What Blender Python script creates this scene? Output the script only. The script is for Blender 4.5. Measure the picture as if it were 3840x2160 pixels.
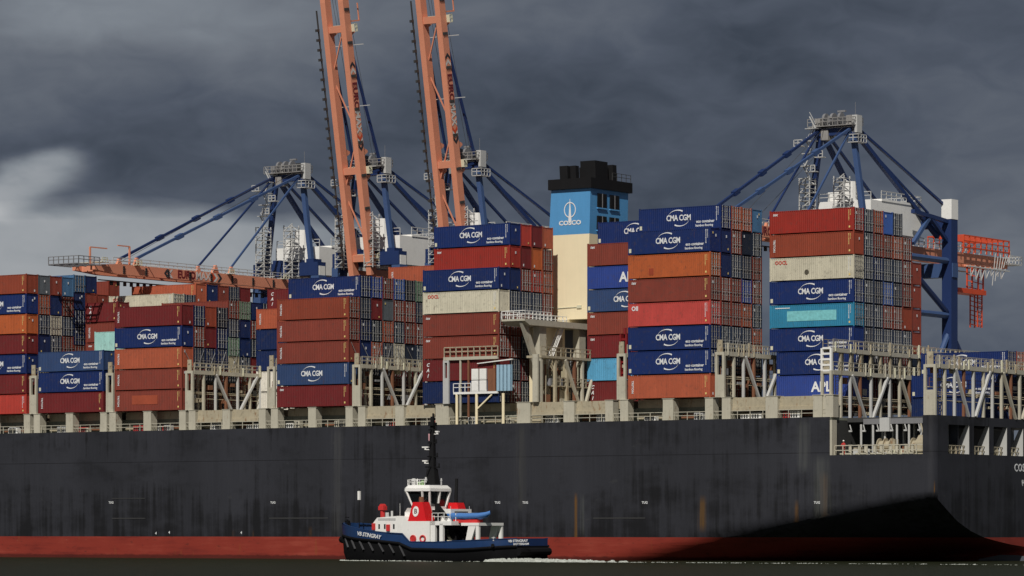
import bpy, math, random
from mathutils import Matrix, Vector
random.seed(7)
R = math.radians
for o in list(bpy.data.objects): bpy.data.objects.remove(o, do_unlink=True)
S = bpy.context.scene
COL = S.collection

# ------------------------------------------------------------------ camera
F, CX, YH, CAMH = 13500.0, 1920.0, 1985.0, 3.9        # focal length, centre and horizon in photo pixels (3840 wide)
cam = bpy.data.cameras.new('camera'); cam.sensor_width = 36.0
cam.lens = 36.0*F/3840.0
cam.shift_y = (YH-1080.0)/3840.0
cam.clip_start = 1.0; cam.clip_end = 30000.0
camo = bpy.data.objects.new('camera', cam); COL.objects.link(camo)
camo.location = (0, 0, CAMH); camo.rotation_euler = (R(90), 0, 0)
S.camera = camo

# ship frame: x = aft along the ship, y = inboard (away from us), z = up from the water
TH = R(34.5); CT, ST = math.cos(TH), math.sin(TH)
OX, OY = 24.36, 442.0
M = Matrix(((CT, ST, 0, OX), (-ST, CT, 0, OY), (0, 0, 1, 0), (0, 0, 0, 1)))
def UU(px, v=0.0):                                    # photo column -> distance along the ship on the plane y = v
    t = (px-CX)/F
    ax, ay = OX+ST*v, OY+CT*v
    return (t*ay-ax)/(CT+t*ST)
def ZZ(py, u, v=0.0):                                 # photo row -> height at ship point (u, v)
    return CAMH+(YH-py)*(OY-ST*u+CT*v)/F

# ------------------------------------------------------------------ world, sun, exposure
SUN_EL = R(44)
hp = 2.3                                             # port share against 1.0 aft share of the sun's direction
sd = Vector((-ST*hp+CT, -CT*hp-ST, 0)).normalized()
sun_dir = Vector((sd.x*math.cos(SUN_EL), sd.y*math.cos(SUN_EL), math.sin(SUN_EL)))
sl = bpy.data.lights.new('sun', 'SUN'); sl.energy = 3.6; sl.angle = R(0.55); sl.color = (1.0, 0.955, 0.875)
so = bpy.data.objects.new('sun', sl); COL.objects.link(so); so.location = (0, -50, 300)
so.rotation_euler = (-sun_dir).to_track_quat('-Z', 'Y').to_euler()
W = bpy.data.worlds.new('World'); S.world = W; W.use_nodes = True
wn = W.node_tree; wn.nodes.clear()
def N(tree, typ, **kw):
    n = tree.nodes.new(typ)
    for k, v in kw.items():
        if k == 'ins':
            for i, x in v.items():
                if isinstance(x, bpy.types.NodeSocket): tree.links.new(x, n.inputs[i])
                else: n.inputs[i].default_value = x
        else: setattr(n, k, v)
    return n
def MA(tree, op, a, b=0.0, c=None, clamp=False):
    ins = {0: a, 1: b}
    if c is not None: ins[2] = c
    return N(tree, 'ShaderNodeMath', operation=op, use_clamp=clamp, ins=ins).outputs[0]
def ramp(tree, fac, stops, interp='EASE'):
    r = N(tree, 'ShaderNodeValToRGB', ins={0: fac}); cr = r.color_ramp; cr.interpolation = interp
    while len(cr.elements) > 1: cr.elements.remove(cr.elements[-1])
    cr.elements[0].position = stops[0][0]; cr.elements[0].color = stops[0][1]
    for p, c in stops[1:]:
        e = cr.elements.new(p); e.color = c
    return r.outputs[0]
def world():
    t = wn
    out = N(t, 'ShaderNodeOutputWorld')
    sky = N(t, 'ShaderNodeTexSky'); sky.sky_type = 'NISHITA'; sky.sun_disc = False
    sky.sun_elevation = SUN_EL; sky.sun_rotation = math.atan2(sun_dir.x, sun_dir.y)
    tc = N(t, 'ShaderNodeTexCoord')
    d = tc.outputs['Generated']
    sx = N(t, 'ShaderNodeSeparateXYZ', ins={0: d})
    az = MA(t, 'ARCTAN2', sx.outputs[0], sx.outputs[1])
    el = MA(t, 'ARCSINE', sx.outputs[2])
    # turbulent displacement of the cloud field
    mp = N(t, 'ShaderNodeMapping', ins={0: d}); mp.inputs['Scale'].default_value = (7, 7, 17)
    n1 = N(t, 'ShaderNodeTexNoise', ins={0: mp.outputs[0]}); n1.inputs['Scale'].default_value = 1.0
    n1.inputs['Detail'].default_value = 5; n1.inputs['Roughness'].default_value = .5; n1.inputs['Distortion'].default_value = .35
    mp2 = N(t, 'ShaderNodeMapping', ins={0: d}); mp2.inputs['Scale'].default_value = (16, 16, 36); mp2.inputs['Location'].default_value = (3.1, 1.7, 5.2)
    mp2.inputs['Rotation'].default_value = (0, R(8), 0)
    n2 = N(t, 'ShaderNodeTexNoise', ins={0: mp2.outputs[0]}); n2.inputs['Scale'].default_value = 1.0
    n2.inputs['Detail'].default_value = 6; n2.inputs['Roughness'].default_value = .5; n2.inputs['Distortion'].default_value = .3
    mp3 = N(t, 'ShaderNodeMapping', ins={0: d}); mp3.inputs['Scale'].default_value = (60, 60, 120)
    n3 = N(t, 'ShaderNodeTexNoise', ins={0: mp3.outputs[0]}); n3.inputs['Scale'].default_value = 1.0; n3.inputs['Detail'].default_value = 6; n3.inputs['Distortion'].default_value = .6
    w3 = MA(t, 'SUBTRACT', n3.outputs[0], .5)
    w1 = MA(t, 'SUBTRACT', n1.outputs[0], .5); w2 = MA(t, 'SUBTRACT', n2.outputs[0], .5)
    azd = MA(t, 'ADD', az, MA(t, 'ADD', MA(t, 'MULTIPLY', w1, .09), MA(t, 'MULTIPLY', w2, .03)))
    eld = MA(t, 'ADD', el, MA(t, 'ADD', MA(t, 'MULTIPLY', w1, .028), MA(t, 'MULTIPLY', w2, .022)))
    def blob(px, py, sx_, sy_, rot=0.0, hard=False):
        a = MA(t, 'SUBTRACT', azd, (px-CX)/F); e = MA(t, 'SUBTRACT', eld, (YH-py)/F)
        c, s = math.cos(R(rot)), math.sin(R(rot))
        a2 = MA(t, 'ADD', MA(t, 'MULTIPLY', a, c), MA(t, 'MULTIPLY', e, s))
        e2 = MA(t, 'SUBTRACT', MA(t, 'MULTIPLY', e, c), MA(t, 'MULTIPLY', a, s))
        q = MA(t, 'ADD', MA(t, 'POWER', MA(t, 'DIVIDE', a2, sx_/F), 2.0), MA(t, 'POWER', MA(t, 'DIVIDE', e2, sy_/F), 2.0))
        if hard: q = MA(t, 'POWER', q, 2.0)
        return MA(t, 'EXPONENT', MA(t, 'MULTIPLY', q, -1.0))
    v = MA(t, 'ADD', 1.2, MA(t, 'MULTIPLY', w1, 1.0))
    v = MA(t, 'ADD', v, MA(t, 'ADD', MA(t, 'MULTIPLY', w2, .9), MA(t, 'MULTIPLY', w3, .75)))
    for px, py, a, b, rot, amp, hard in BLOBS:
        v = MA(t, 'ADD', v, MA(t, 'MULTIPLY', blob(px, py, a, b, rot, hard), amp))
    # paler band of sky under the ragged lower edge of the cloud bank
    edge = MA(t, 'DIVIDE', MA(t, 'SUBTRACT', (YH-815)/F, MA(t, 'ADD', eld, MA(t, 'MULTIPLY', azd, .05))), .007, clamp=True)
    side = MA(t, 'MULTIPLY_ADD', azd, -11.0, .10, clamp=True)
    v = MA(t, 'ADD', v, MA(t, 'MULTIPLY', MA(t, 'MULTIPLY', edge, side), 2.0))
    # the cloud deck thins and pales towards the horizon
    v = MA(t, 'ADD', v, MA(t, 'MULTIPLY', MA(t, 'EXPONENT', MA(t, 'MULTIPLY', MA(t, 'ABSOLUTE', el), -14.0)), .25))
    v = MA(t, 'MAXIMUM', v, .28)
    cl = ramp(t, MA(t, 'MULTIPLY', v, .2, clamp=True), [(0, (.020, .027, .040, 1)), (.12, (.034, .045, .064, 1)), (.25, (.080, .096, .128, 1)), (.5, (.20, .22, .25, 1)), (1, (.55, .55, .56, 1))], 'LINEAR')
    b1 = N(t, 'ShaderNodeBackground', ins={0: cl, 1: 1.0})
    b2 = N(t, 'ShaderNodeBackground', ins={0: sky.outputs[0], 1: .06})
    gap = MA(t, 'MULTIPLY', MA(t, 'SUBTRACT', v, 1.9, clamp=True), .10)     # thin spots let a little blue through
    mx = N(t, 'ShaderNodeMixShader', ins={0: gap, 1: b1.outputs[0], 2: b2.outputs[0]})
    t.links.new(mx.outputs[0], out.inputs[0])
BLOBS = [(-20, 735, 340, 85, 13, 2.3, True), (450, 20, 950, 230, -4, 1.15, False), (-60, 330, 500, 300, 0, .35, False), (420, 600, 700, 120, 3, -.38, False), (1500, 520, 700, 200, 10, -.2, False),
         (1850, 60, 600, 150, 0, .25, False), (2300, 560, 900, 260, 6, -.22, False), (3650, 1000, 700, 330, 0, .5, False), (3250, 300, 500, 160, -10, .2, False), (3000, 80, 500, 120, 5, -.15, False)]
world()
vs = S.view_settings
vs.view_transform = 'Standard'; vs.look = 'None'; vs.gamma = 1.0; vs.exposure = 0.0; vs.use_curve_mapping = False
S.render.resolution_x = 1024; S.render.resolution_y = 576

# ------------------------------------------------------------------ materials
MATS = {}
def srgb(r, g, b):
    f = lambda c: (c/255/12.92) if c/255 <= .04045 else ((c/255+.055)/1.055)**2.4
    return (f(r), f(g), f(b), 1)
def mat(name, col, rough=.55, metal=0.0, var=.12, scale=.6, rust=0.0, rustcol=(.16, .06, .02, 1), streak=True, bump=0.0, objcol=False, stain=0.0, spec=.4):
    """painted steel: tone variation, vertical weather streaks and rust in object space"""
    if name in MATS: return MATS[name]
    m = bpy.data.materials.new(name); m.use_nodes = True; t = m.node_tree; t.nodes.clear()
    out = N(t, 'ShaderNodeOutputMaterial'); bs = N(t, 'ShaderNodeBsdfPrincipled')
    tc = N(t, 'ShaderNodeTexCoord'); oi = N(t, 'ShaderNodeObjectInfo')
    off = N(t, 'ShaderNodeVectorMath', operation='ADD', ins={0: tc.outputs['Object']})
    cmb = N(t, 'ShaderNodeCombineXYZ', ins={0: MA(t, 'MULTIPLY', oi.outputs['Random'], 91.0), 1: MA(t, 'MULTIPLY', oi.outputs['Random'], 37.0), 2: 0.0})
    t.links.new(cmb.outputs[0], off.inputs[1])
    base = oi.outputs['Color'] if objcol else N(t, 'ShaderNodeRGB').outputs[0]
    if not objcol: base.default_value = col
    n1 = N(t, 'ShaderNodeTexNoise', ins={0: off.outputs[0]}); n1.inputs['Scale'].default_value = scale; n1.inputs['Detail'].default_value = 6
    k = MA(t, 'ADD', 1.0-var, MA(t, 'MULTIPLY', n1.outputs[0], 2*var))
    if streak:
        mp = N(t, 'ShaderNodeMapping', ins={0: off.outputs[0]}); mp.inputs['Scale'].default_value = (2.2, 2.2, .16)
        n2 = N(t, 'ShaderNodeTexNoise', ins={0: mp.outputs[0]}); n2.inputs['Scale'].default_value = 1.6; n2.inputs['Detail'].default_value = 5
        k = MA(t, 'MULTIPLY', k, MA(t, 'ADD', 1.0-var*.8, MA(t, 'MULTIPLY', n2.outputs[0], 1.6*var)))
    if objcol: k = MA(t, 'MULTIPLY', k, MA(t, 'ADD', .92, MA(t, 'MULTIPLY', oi.outputs['Random'], .16)))
    c = N(t, 'ShaderNodeVectorMath', operation='SCALE', ins={0: base}); t.links.new(k, c.inputs['Scale'])
    col_out = c.outputs[0]
    if stain:
        n4 = N(t, 'ShaderNodeTexNoise', ins={0: off.outputs[0]}); n4.inputs['Scale'].default_value = 2.4; n4.inputs['Detail'].default_value = 8
        f = ramp(t, n4.outputs[0], [(.52, (0, 0, 0, 1)), (.75, (1, 1, 1, 1))])
        mx = N(t, 'ShaderNodeMix', data_type='RGBA', ins={0: MA(t, 'MULTIPLY', f, stain), 6: col_out, 7: (.06, .05, .04, 1)}); col_out = mx.outputs[2]
    if rust:
        mp = N(t, 'ShaderNodeMapping', ins={0: off.outputs[0]}); mp.inputs['Scale'].default_value = (1.6, 1.6, .5)
        n3 = N(t, 'ShaderNodeTexNoise', ins={0: mp.outputs[0]}); n3.inputs['Scale'].default_value = 1.3; n3.inputs['Detail'].default_value = 9; n3.inputs['Roughness'].default_value = .65
        f = ramp(t, n3.outputs[0], [(.66-rust*.22, (0, 0, 0, 1)), (.80-rust*.2, (1, 1, 1, 1))])
        mx = N(t, 'ShaderNodeMix', data_type='RGBA', ins={0: MA(t, 'MULTIPLY', f, .85), 6: col_out, 7: rustcol}); col_out = mx.outputs[2]
    t.links.new(col_out, bs.inputs['Base Color'])
    bs.inputs['Roughness'].default_value = rough; bs.inputs['Metallic'].default_value = metal
    bs.inputs['Specular IOR Level'].default_value = spec
    if bump:
        nb = N(t, 'ShaderNodeTexNoise', ins={0: tc.outputs['Object']}); nb.inputs['Scale'].default_value = 3.0
        b = N(t, 'ShaderNodeBump', ins={2: nb.outputs[0]}); b.inputs['Strength'].default_value = bump; b.inputs['Distance'].default_value = .1
        t.links.new(b.outputs[0], bs.inputs['Normal'])
    t.links.new(bs.outputs[0], out.inputs[0])
    MATS[name] = m
    return m
PAINT = mat('container_paint', (1, 1, 1, 1), .6, var=.2, scale=.5, rust=.2, rustcol=(.07, .03, .02, 1), objcol=True, stain=.32)
BAR = mat('galvanised_bar', (.36, .36, .35, 1), .5, .2, var=.25, rust=.1)
BARD = mat('dull_bar', (.22, .21, .20, 1), .6, var=.3, rust=.15)
PRINT = mat('white_print', (.72, .73, .74, 1), .7, var=.06, streak=False)
PRINTR = mat('red_print', (.5, .04, .03, 1), .7, var=.06, streak=False)
PRINTY = mat('yellow_print', (.72, .55, .2, 1), .7, var=.06, streak=False)
PLATE = mat('pale_plate', (.62, .60, .45, 1), .6, var=.1, streak=False)
BEIGE = mat('beige_deck_steel', (.40, .35, .25, 1), .6, var=.2, rust=.5, rustcol=(.20, .085, .025, 1), stain=.35)
BEIGEC = mat('beige_clean_steel', (.47, .44, .355, 1), .6, var=.15, rust=.30, rustcol=(.22, .10, .03, 1), stain=.2)
RUSTY = mat('rusted_steel', (.20, .085, .045, 1), .8, var=.3, rust=.3, rustcol=(.10, .045, .03, 1))
GREENGREY = mat('grey_green_coaming', (.19, .20, .16, 1), .65, var=.15, rust=.2, stain=.3)
DARKSTEEL = mat('dark_steel', (.045, .045, .045, 1), .6, var=.2)
WHITE = mat('white_paint', (.82, .81, .78, 1), .5, var=.06, rust=.05, stain=.08)
CREAM = mat('cream_paint', (.84, .73, .50, 1), .55, var=.05, rust=.04, rustcol=(.45, .25, .1, 1))
FBLUE = mat('funnel_blue', (.085, .29, .56, 1), .5, var=.07, stain=.06)
BLACK = mat('black_paint', (.010, .010, .011, 1), .7, var=.2, spec=.15)
GLASS = mat('dark_glass', (.008, .011, .012, 1), .08, var=.05, streak=False, spec=.6)
ORANGE = mat('crane_orange', (.68, .27, .165, 1), .55, var=.07, rust=.05, stain=.10)
REDOR = mat('signal_red_orange', (.60, .075, .025, 1), .5, var=.1)
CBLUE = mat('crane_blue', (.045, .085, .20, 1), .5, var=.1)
CBLUED = mat('crane_deep_and_shade_blue', (.012, .03, .11, 1), .5, var=.1)  # own paint of the darker parts; also painted shade on the forward pylon
LGREY = mat('pale_grey_steel', (.48, .48, .47, 1), .55, var=.12, rust=.05)
MGREY = mat('mid_grey_steel', (.20, .20, .21, 1), .55, var=.15)
TBLUE = mat('tug_blue', (.010, .036, .115, 1), .38, var=.18, scale=.9, stain=.12)
TRED = mat('tug_red', (.62, .012, .016, 1), .4, var=.06)
RUBBER = mat('black_rubber', (.006, .006, .007, 1), .85, var=.3, spec=.12)
RIBBLUE = mat('boat_cover_blue', (.06, .18, .46, 1), .7, var=.1, bump=.4)
CONC = mat('quay_concrete', (.26, .25, .23, 1), .8, var=.2, streak=False)
RED = mat('lifebuoy_red', (.55, .03, .03, 1), .6, var=.1)
GREENP = mat('pale_green_paint', (.30, .45, .22, 1), .6, var=.1)
SUIT = mat('orange_coverall', (.45, .03, .03, 1), .8, var=.1)

def hull_mat():
    m = bpy.data.materials.new('weathered_black_hull'); m.use_nodes = True; t = m.node_tree; t.nodes.clear()
    out = N(t, 'ShaderNodeOutputMaterial'); bs = N(t, 'ShaderNodeBsdfPrincipled'); tc = N(t, 'ShaderNodeTexCoord'); P = tc.outputs['Object']
    def nz(sc, s, d=6, r=.55, loc=(0, 0, 0)):
        mp = N(t, 'ShaderNodeMapping', ins={0: P}); mp.inputs['Scale'].default_value = sc; mp.inputs['Location'].default_value = loc
        n = N(t, 'ShaderNodeTexNoise', ins={0: mp.outputs[0]}); n.inputs['Scale'].default_value = s; n.inputs['Detail'].default_value = d; n.inputs['Roughness'].default_value = r
        return n.outputs[0]
    panels = nz((.16, .16, .02), .8, 2)                 # plate to plate tone
    st1 = nz((1.2, 1.2, .05), 1.0, 7, .6)               # long runs of water
    st2 = nz((3.4, 3.4, .10), 1.0, 6, .6, (4, 2, 0))
    big = nz((.07, .07, .14), 1.0, 6, .65, (9, 0, 3))
    sep = N(t, 'ShaderNodeSeparateXYZ', ins={0: P}); z = sep.outputs[2]; x = sep.outputs[0]
    lowz = MA(t, 'SUBTRACT', 1.0, MA(t, 'DIVIDE', z, 13.0), clamp=True)
    dk = ramp(t, MA(t, 'ADD', MA(t, 'MULTIPLY', st1, .55), MA(t, 'ADD', MA(t, 'MULTIPLY', big, .62), MA(t, 'MULTIPLY', lowz, .15))), [(.58, (0, 0, 0, 1)), (.78, (1, 1, 1, 1))])
    smu = ramp(t, MA(t, 'ADD', MA(t, 'MULTIPLY', nz((.10, .10, .22), 1.0, 8, .62, (31, 7, 2)), .75), MA(t, 'MULTIPLY', st2, .25)), [(.50, (0, 0, 0, 1)), (.66, (1, 1, 1, 1))])
    k = MA(t, 'ADD', .30, MA(t, 'ADD', MA(t, 'MULTIPLY', panels, .75), MA(t, 'ADD', MA(t, 'MULTIPLY', st2, .42), MA(t, 'MULTIPLY', st1, .30))))
    base = N(t, 'ShaderNodeVectorMath', operation='SCALE', ins={0: (.029, .030, .037)}); t.links.new(k, base.inputs['Scale'])
    mx = N(t, 'ShaderNodeMix', data_type='RGBA', ins={0: MA(t, 'MAXIMUM', MA(t, 'MULTIPLY', dk, .85), MA(t, 'MULTIPLY', smu, .5)), 6: base.outputs[0], 7: (.007, .007, .008, 1)})
    # scuffs of paler paint
    sc = ramp(t, nz((.30, .30, .55), 1.2, 9, .68, (2, 5, 1)), [(.63, (0, 0, 0, 1)), (.72, (1, 1, 1, 1))])
    mx2 = N(t, 'ShaderNodeMix', data_type='RGBA', ins={0: MA(t, 'MULTIPLY', sc, .10), 6: mx.outputs[2], 7: (.12, .12, .11, 1)})
    # weld seams: one horizontal strake line and faint vertical butts
    seam = MA(t, 'LESS_THAN', MA(t, 'ABSOLUTE', MA(t, 'SUBTRACT', z, 13.1)), .045)
    mx3 = N(t, 'ShaderNodeMix', data_type='RGBA', ins={0: MA(t, 'MULTIPLY', seam, .7), 6: mx2.outputs[2], 7: (.008, .008, .01, 1)})
    col = mx3.outputs[2]
    # rust and bare-primer runs below fittings
    for (px, w, z0, z1, cc, a) in RUNS:
        u0 = px
        dx = MA(t, 'ABSOLUTE', MA(t, 'SUBTRACT', MA(t, 'ADD', x, MA(t, 'MULTIPLY', MA(t, 'SUBTRACT', st2, .5), w*2.4)), u0))
        fx = MA(t, 'MULTIPLY', MA(t, 'SUBTRACT', 1.0, MA(t, 'DIVIDE', dx, w), clamp=True), MA(t, 'LESS_THAN', sep.outputs[1], .1))
        fz = MA(t, 'MULTIPLY', MA(t, 'MULTIPLY', MA(t, 'SUBTRACT', z, z0), .9, clamp=True), MA(t, 'MULTIPLY', MA(t, 'SUBTRACT', z1, z), .9, clamp=True))
        f = MA(t, 'MULTIPLY', MA(t, 'POWER', fx, 1.5), MA(t, 'MULTIPLY', fz, MA(t, 'MULTIPLY', MA(t, 'ADD', .35, st1), a)), clamp=True)
        mm = N(t, 'ShaderNodeMix', data_type='RGBA', ins={0: f, 6: col, 7: cc}); col = mm.outputs[2]
    t.links.new(col, bs.inputs['Base Color'])
    bs.inputs['Roughness'].default_value = .6; bs.inputs['Specular IOR Level'].default_value = .22
    nb = nz((.35, .35, .35), 1.0, 3)
    b = N(t, 'ShaderNodeBump', ins={2: nb}); b.inputs['Strength'].default_value = .25; b.inputs['Distance'].default_value = .12
    t.links.new(b.outputs[0], bs.inputs['Normal'])
    t.links.new(bs.outputs[0], out.inputs[0]); return m
OCH = (.13, .065, .02, 1); PAL = (.10, .105, .10, 1)
RUNS = [(UU(2164), .42, 2.0, 8.6, OCH, 1.5), (UU(2640), .75, 3.4, 8.2, (.10, .055, .02, 1), 1.3), (UU(2990), .5, 3.8, 7.6, OCH, .8), (UU(3095), .7, 4.0, 11, OCH, .55),
        (UU(3506), .22, 7.3, 9.8, OCH, 1.6), (UU(3085), 1.6, 4.2, 13, PAL, .55), (UU(3020), 1.3, 10.5, 17.5, PAL, .5), (UU(2190), .5, 2.8, 8.5, PAL, .5),
        (UU(1960), 1.1, 6, 17.5, (.05, .05, .05, 1), .8), (UU(1270), 1.2, 3, 17.5, (.07, .07, .07, 1), .6), (UU(880), .3, 2.6, 3.9, OCH, .7), (UU(955), .25, 2.2, 3.9, OCH, .7), (UU(1170), .4, 2.7, 4.4, OCH, .6)]
HULL = hull_mat()
def boot_mat():
    m = bpy.data.materials.new('boot_topping_red'); m.use_nodes = True; t = m.node_tree; t.nodes.clear()
    out = N(t, 'ShaderNodeOutputMaterial'); bs = N(t, 'ShaderNodeBsdfPrincipled'); tc = N(t, 'ShaderNodeTexCoord'); P = tc.outputs['Object']
    def nz(sc, d=6, r=.55, loc=(0, 0, 0)):
        mp = N(t, 'ShaderNodeMapping', ins={0: P}); mp.inputs['Scale'].default_value = sc; mp.inputs['Location'].default_value = loc
        n = N(t, 'ShaderNodeTexNoise', ins={0: mp.outputs[0]}); n.inputs['Scale'].default_value = 1.0; n.inputs['Detail'].default_value = d; n.inputs['Roughness'].default_value = r; return n.outputs[0]
    z = N(t, 'ShaderNodeSeparateXYZ', ins={0: P}).outputs[2]
    hor = nz((.12, .12, 1.9), 8, .62); big = nz((.15, .15, .25), 5); fine = nz((.9, .9, 3.0), 8, .65, (5, 0, 1)); ver = nz((1.4, 1.4, .25), 6)
    c = ramp(t, MA(t, 'ADD', MA(t, 'MULTIPLY', hor, .5), MA(t, 'MULTIPLY', big, .5)), [(.30, (.135, .018, .014, 1)), (.5, (.235, .032, .021, 1)), (.68, (.30, .055, .036, 1))])
    sc = ramp(t, fine, [(.60, (0, 0, 0, 1)), (.70, (1, 1, 1, 1))]); mx = N(t, 'ShaderNodeMix', data_type='RGBA', ins={0: MA(t, 'MULTIPLY', sc, .6), 6: c, 7: (.075, .022, .016, 1)})
    pale = ramp(t, nz((.5, .5, 1.4), 9, .7, (8, 3, 2)), [(.66, (0, 0, 0, 1)), (.72, (1, 1, 1, 1))]); mx = N(t, 'ShaderNodeMix', data_type='RGBA', ins={0: MA(t, 'MULTIPLY', pale, .35), 6: mx.outputs[2], 7: (.36, .20, .15, 1)})
    och = ramp(t, ver, [(.62, (0, 0, 0, 1)), (.75, (1, 1, 1, 1))]); mx = N(t, 'ShaderNodeMix', data_type='RGBA', ins={0: MA(t, 'MULTIPLY', och, .45), 6: mx.outputs[2], 7: (.22, .07, .02, 1)})
    # wet, weedy strip left by the waves
    wet = MA(t, 'DIVIDE', MA(t, 'SUBTRACT', MA(t, 'ADD', .35, MA(t, 'MULTIPLY', fine, .5)), z), .25, clamp=True); mx = N(t, 'ShaderNodeMix', data_type='RGBA', ins={0: MA(t, 'MULTIPLY', wet, .8), 6: mx.outputs[2], 7: (.055, .010, .008, 1)})
    t.links.new(mx.outputs[2], bs.inputs['Base Color']); bs.inputs['Roughness'].default_value = .6; bs.inputs['Specular IOR Level'].default_value = .25
    t.links.new(bs.outputs[0], out.inputs[0]); return m
BOOT = boot_mat()

def water_mat():
    m = bpy.data.materials.new('harbour_water'); m.use_nodes = True; t = m.node_tree; t.nodes.clear()
    out = N(t, 'ShaderNodeOutputMaterial'); bs = N(t, 'ShaderNodeBsdfPrincipled'); g = N(t, 'ShaderNodeNewGeometry'); P = g.outputs['Position']
    bs.inputs['Base Color'].default_value = (.016, .0185, .0095, 1); bs.inputs['Roughness'].default_value = .5
    bs.inputs['IOR'].default_value = 1.33; bs.inputs['Specular IOR Level'].default_value = .11
    mp = N(t, 'ShaderNodeMapping', ins={0: P}); mp.inputs['Rotation'].default_value = (0, 0, R(25)); mp.inputs['Scale'].default_value = (.35, .8, 1)
    n = N(t, 'ShaderNodeTexNoise', ins={0: mp.outputs[0]}); n.inputs['Scale'].default_value = .55; n.inputs['Detail'].default_value = 8; n.inputs['Roughness'].default_value = .62
    n2 = N(t, 'ShaderNodeTexNoise', ins={0: P}); n2.inputs['Scale'].default_value = 2.2; n2.inputs['Detail'].default_value = 5
    h = MA(t, 'ADD', MA(t, 'MULTIPLY', n.outputs[0], .8), MA(t, 'MULTIPLY', n2.outputs[0], .16))
    b = N(t, 'ShaderNodeBump', ins={2: h}); b.inputs['Strength'].default_value = 1.0; b.inputs['Distance'].default_value = 2.2
    t.links.new(b.outputs[0], bs.inputs['Normal']); t.links.new(bs.outputs[0], out.inputs[0]); return m
WATER = water_mat()
def foam_mat():
    m = bpy.data.materials.new('wake_foam'); m.use_nodes = True; t = m.node_tree
    bs = t.nodes['Principled BSDF']; bs.inputs['Base Color'].default_value = (.62, .64, .60, 1); bs.inputs['Roughness'].default_value = .9
    n = N(t, 'ShaderNodeTexNoise'); n.inputs['Scale'].default_value = 30
    c = ramp(t, n.outputs[0], [(.35, (.22, .24, .20, 1)), (.65, (.60, .62, .58, 1))]); t.links.new(c, bs.inputs['Base Color']); return m
FOAM = foam_mat()

# ------------------------------------------------------------------ geometry helpers
class MB:
    def __init__(s): s.v = []; s.f = []; s.m = []; s.mi = 0
    def add(s, vs, fs):
        k = len(s.v); s.v += [tuple(p) for p in vs]; s.f += [tuple(i+k for i in f) for f in fs]; s.m += [s.mi]*len(fs); return s
    def box(s, x0, x1, y0, y1, z0, z1):
        return s.add([(x0, y0, z0), (x1, y0, z0), (x1, y1, z0), (x0, y1, z0), (x0, y0, z1), (x1, y0, z1), (x1, y1, z1), (x0, y1, z1)],
                     [(0, 3, 2, 1), (4, 5, 6, 7), (0, 1, 5, 4), (1, 2, 6, 5), (2, 3, 7, 6), (3, 0, 4, 7)])
    def bar(s, p, q, w, h=None):                       # square-section bar
        h = h or w; p = Vector(p); q = Vector(q); d = (q-p).normalized()
        a = Vector((0, 0, 1)) if abs(d.z) < .95 else Vector((1, 0, 0))
        x = d.cross(a).normalized(); y = x.cross(d).normalized()
        P = [c+x*(i*w/2)+y*(j*h/2) for c in (p, q) for i, j in ((-1, -1), (1, -1), (1, 1), (-1, 1))]
        return s.add(P, [(0, 1, 2, 3), (7, 6, 5, 4), (0, 4, 5, 1), (1, 5, 6, 2), (2, 6, 7, 3), (3, 7, 4, 0)])
    def tube(s, p, q, r, n=8, r2=None, caps=True):
        r2 = r if r2 is None else r2; p = Vector(p); q = Vector(q); d = (q-p).normalized()
        a = Vector((0, 0, 1)) if abs(d.z) < .95 else Vector((1, 0, 0))
        x = d.cross(a).normalized(); y = x.cross(d).normalized()
        P = [c+(x*math.cos(2*math.pi*i/n)+y*math.sin(2*math.pi*i/n))*rr for c, rr in ((p, r), (q, r2)) for i in range(n)]
        fs = [(i, (i+1) % n, n+(i+1) % n, n+i) for i in range(n)]
        if caps: fs += [tuple(range(n-1, -1, -1)), tuple(range(n, 2*n))]
        return s.add(P, fs)
    def prism(s, pts, axis, a, b):                     # outline extruded along an axis
        def mk(p, t):
            return (t, p[0], p[1]) if axis == 'x' else ((p[0], t, p[1]) if axis == 'y' else (p[0], p[1], t))
        n = len(pts)
        return s.add([mk(p, a) for p in pts]+[mk(p, b) for p in pts], [tuple(range(n)), tuple(range(2*n-1, n-1, -1))]+[(i, n+i, n+(i+1) % n, (i+1) % n) for i in range(n)])
    def frust(s, x0, x1, y0, y1, z0, X0, X1, Y0, Y1, z1):
        return s.add([(x0, y0, z0), (x1, y0, z0), (x1, y1, z0), (x0, y1, z0), (X0, Y0, z1), (X1, Y0, z1), (X1, Y1, z1), (X0, Y1, z1)],
                     [(0, 3, 2, 1), (4, 5, 6, 7), (0, 1, 5, 4), (1, 2, 6, 5), (2, 3, 7, 6), (3, 0, 4, 7)])
    def mesh(s, name, mats, smooth=False):
        me = bpy.data.meshes.new(name); me.from_pydata(s.v, [], s.f); me.validate()
        if not isinstance(mats, (list, tuple)): mats = [mats]
        for m in mats: me.materials.append(m)
        if len(mats) > 1:
            for p, k in zip(me.polygons, s.m): p.material_index = k
        if smooth:
            for p in me.polygons: p.use_smooth = True
        me.update(); return me
    def build(s, name, mats, parent=None, smooth=False):
        return obj(name, s.mesh(name, mats, smooth), parent)
def obj(name, me, parent=None, loc=None, mtx=None):
    o = bpy.data.objects.new(name, me); COL.objects.link(o)
    if parent is not None: o.parent = parent
    if loc is not None: o.location = loc
    if mtx is not None: o.matrix_local = mtx
    return o
def tag(o, label=None, cat=None, group=None, kind=None):
    for k, v in (('label', label), ('category', cat), ('group', group), ('kind', kind)):
        if v: o[k] = v
    return o
def thing(name, label, cat, mtx, group=None):
    o = bpy.data.objects.new(name, None); COL.objects.link(o); o.matrix_world = mtx; o.empty_display_size = .5
    return tag(o, label, cat, group)
def T(x, y, z): return Matrix.Translation((x, y, z))
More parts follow.
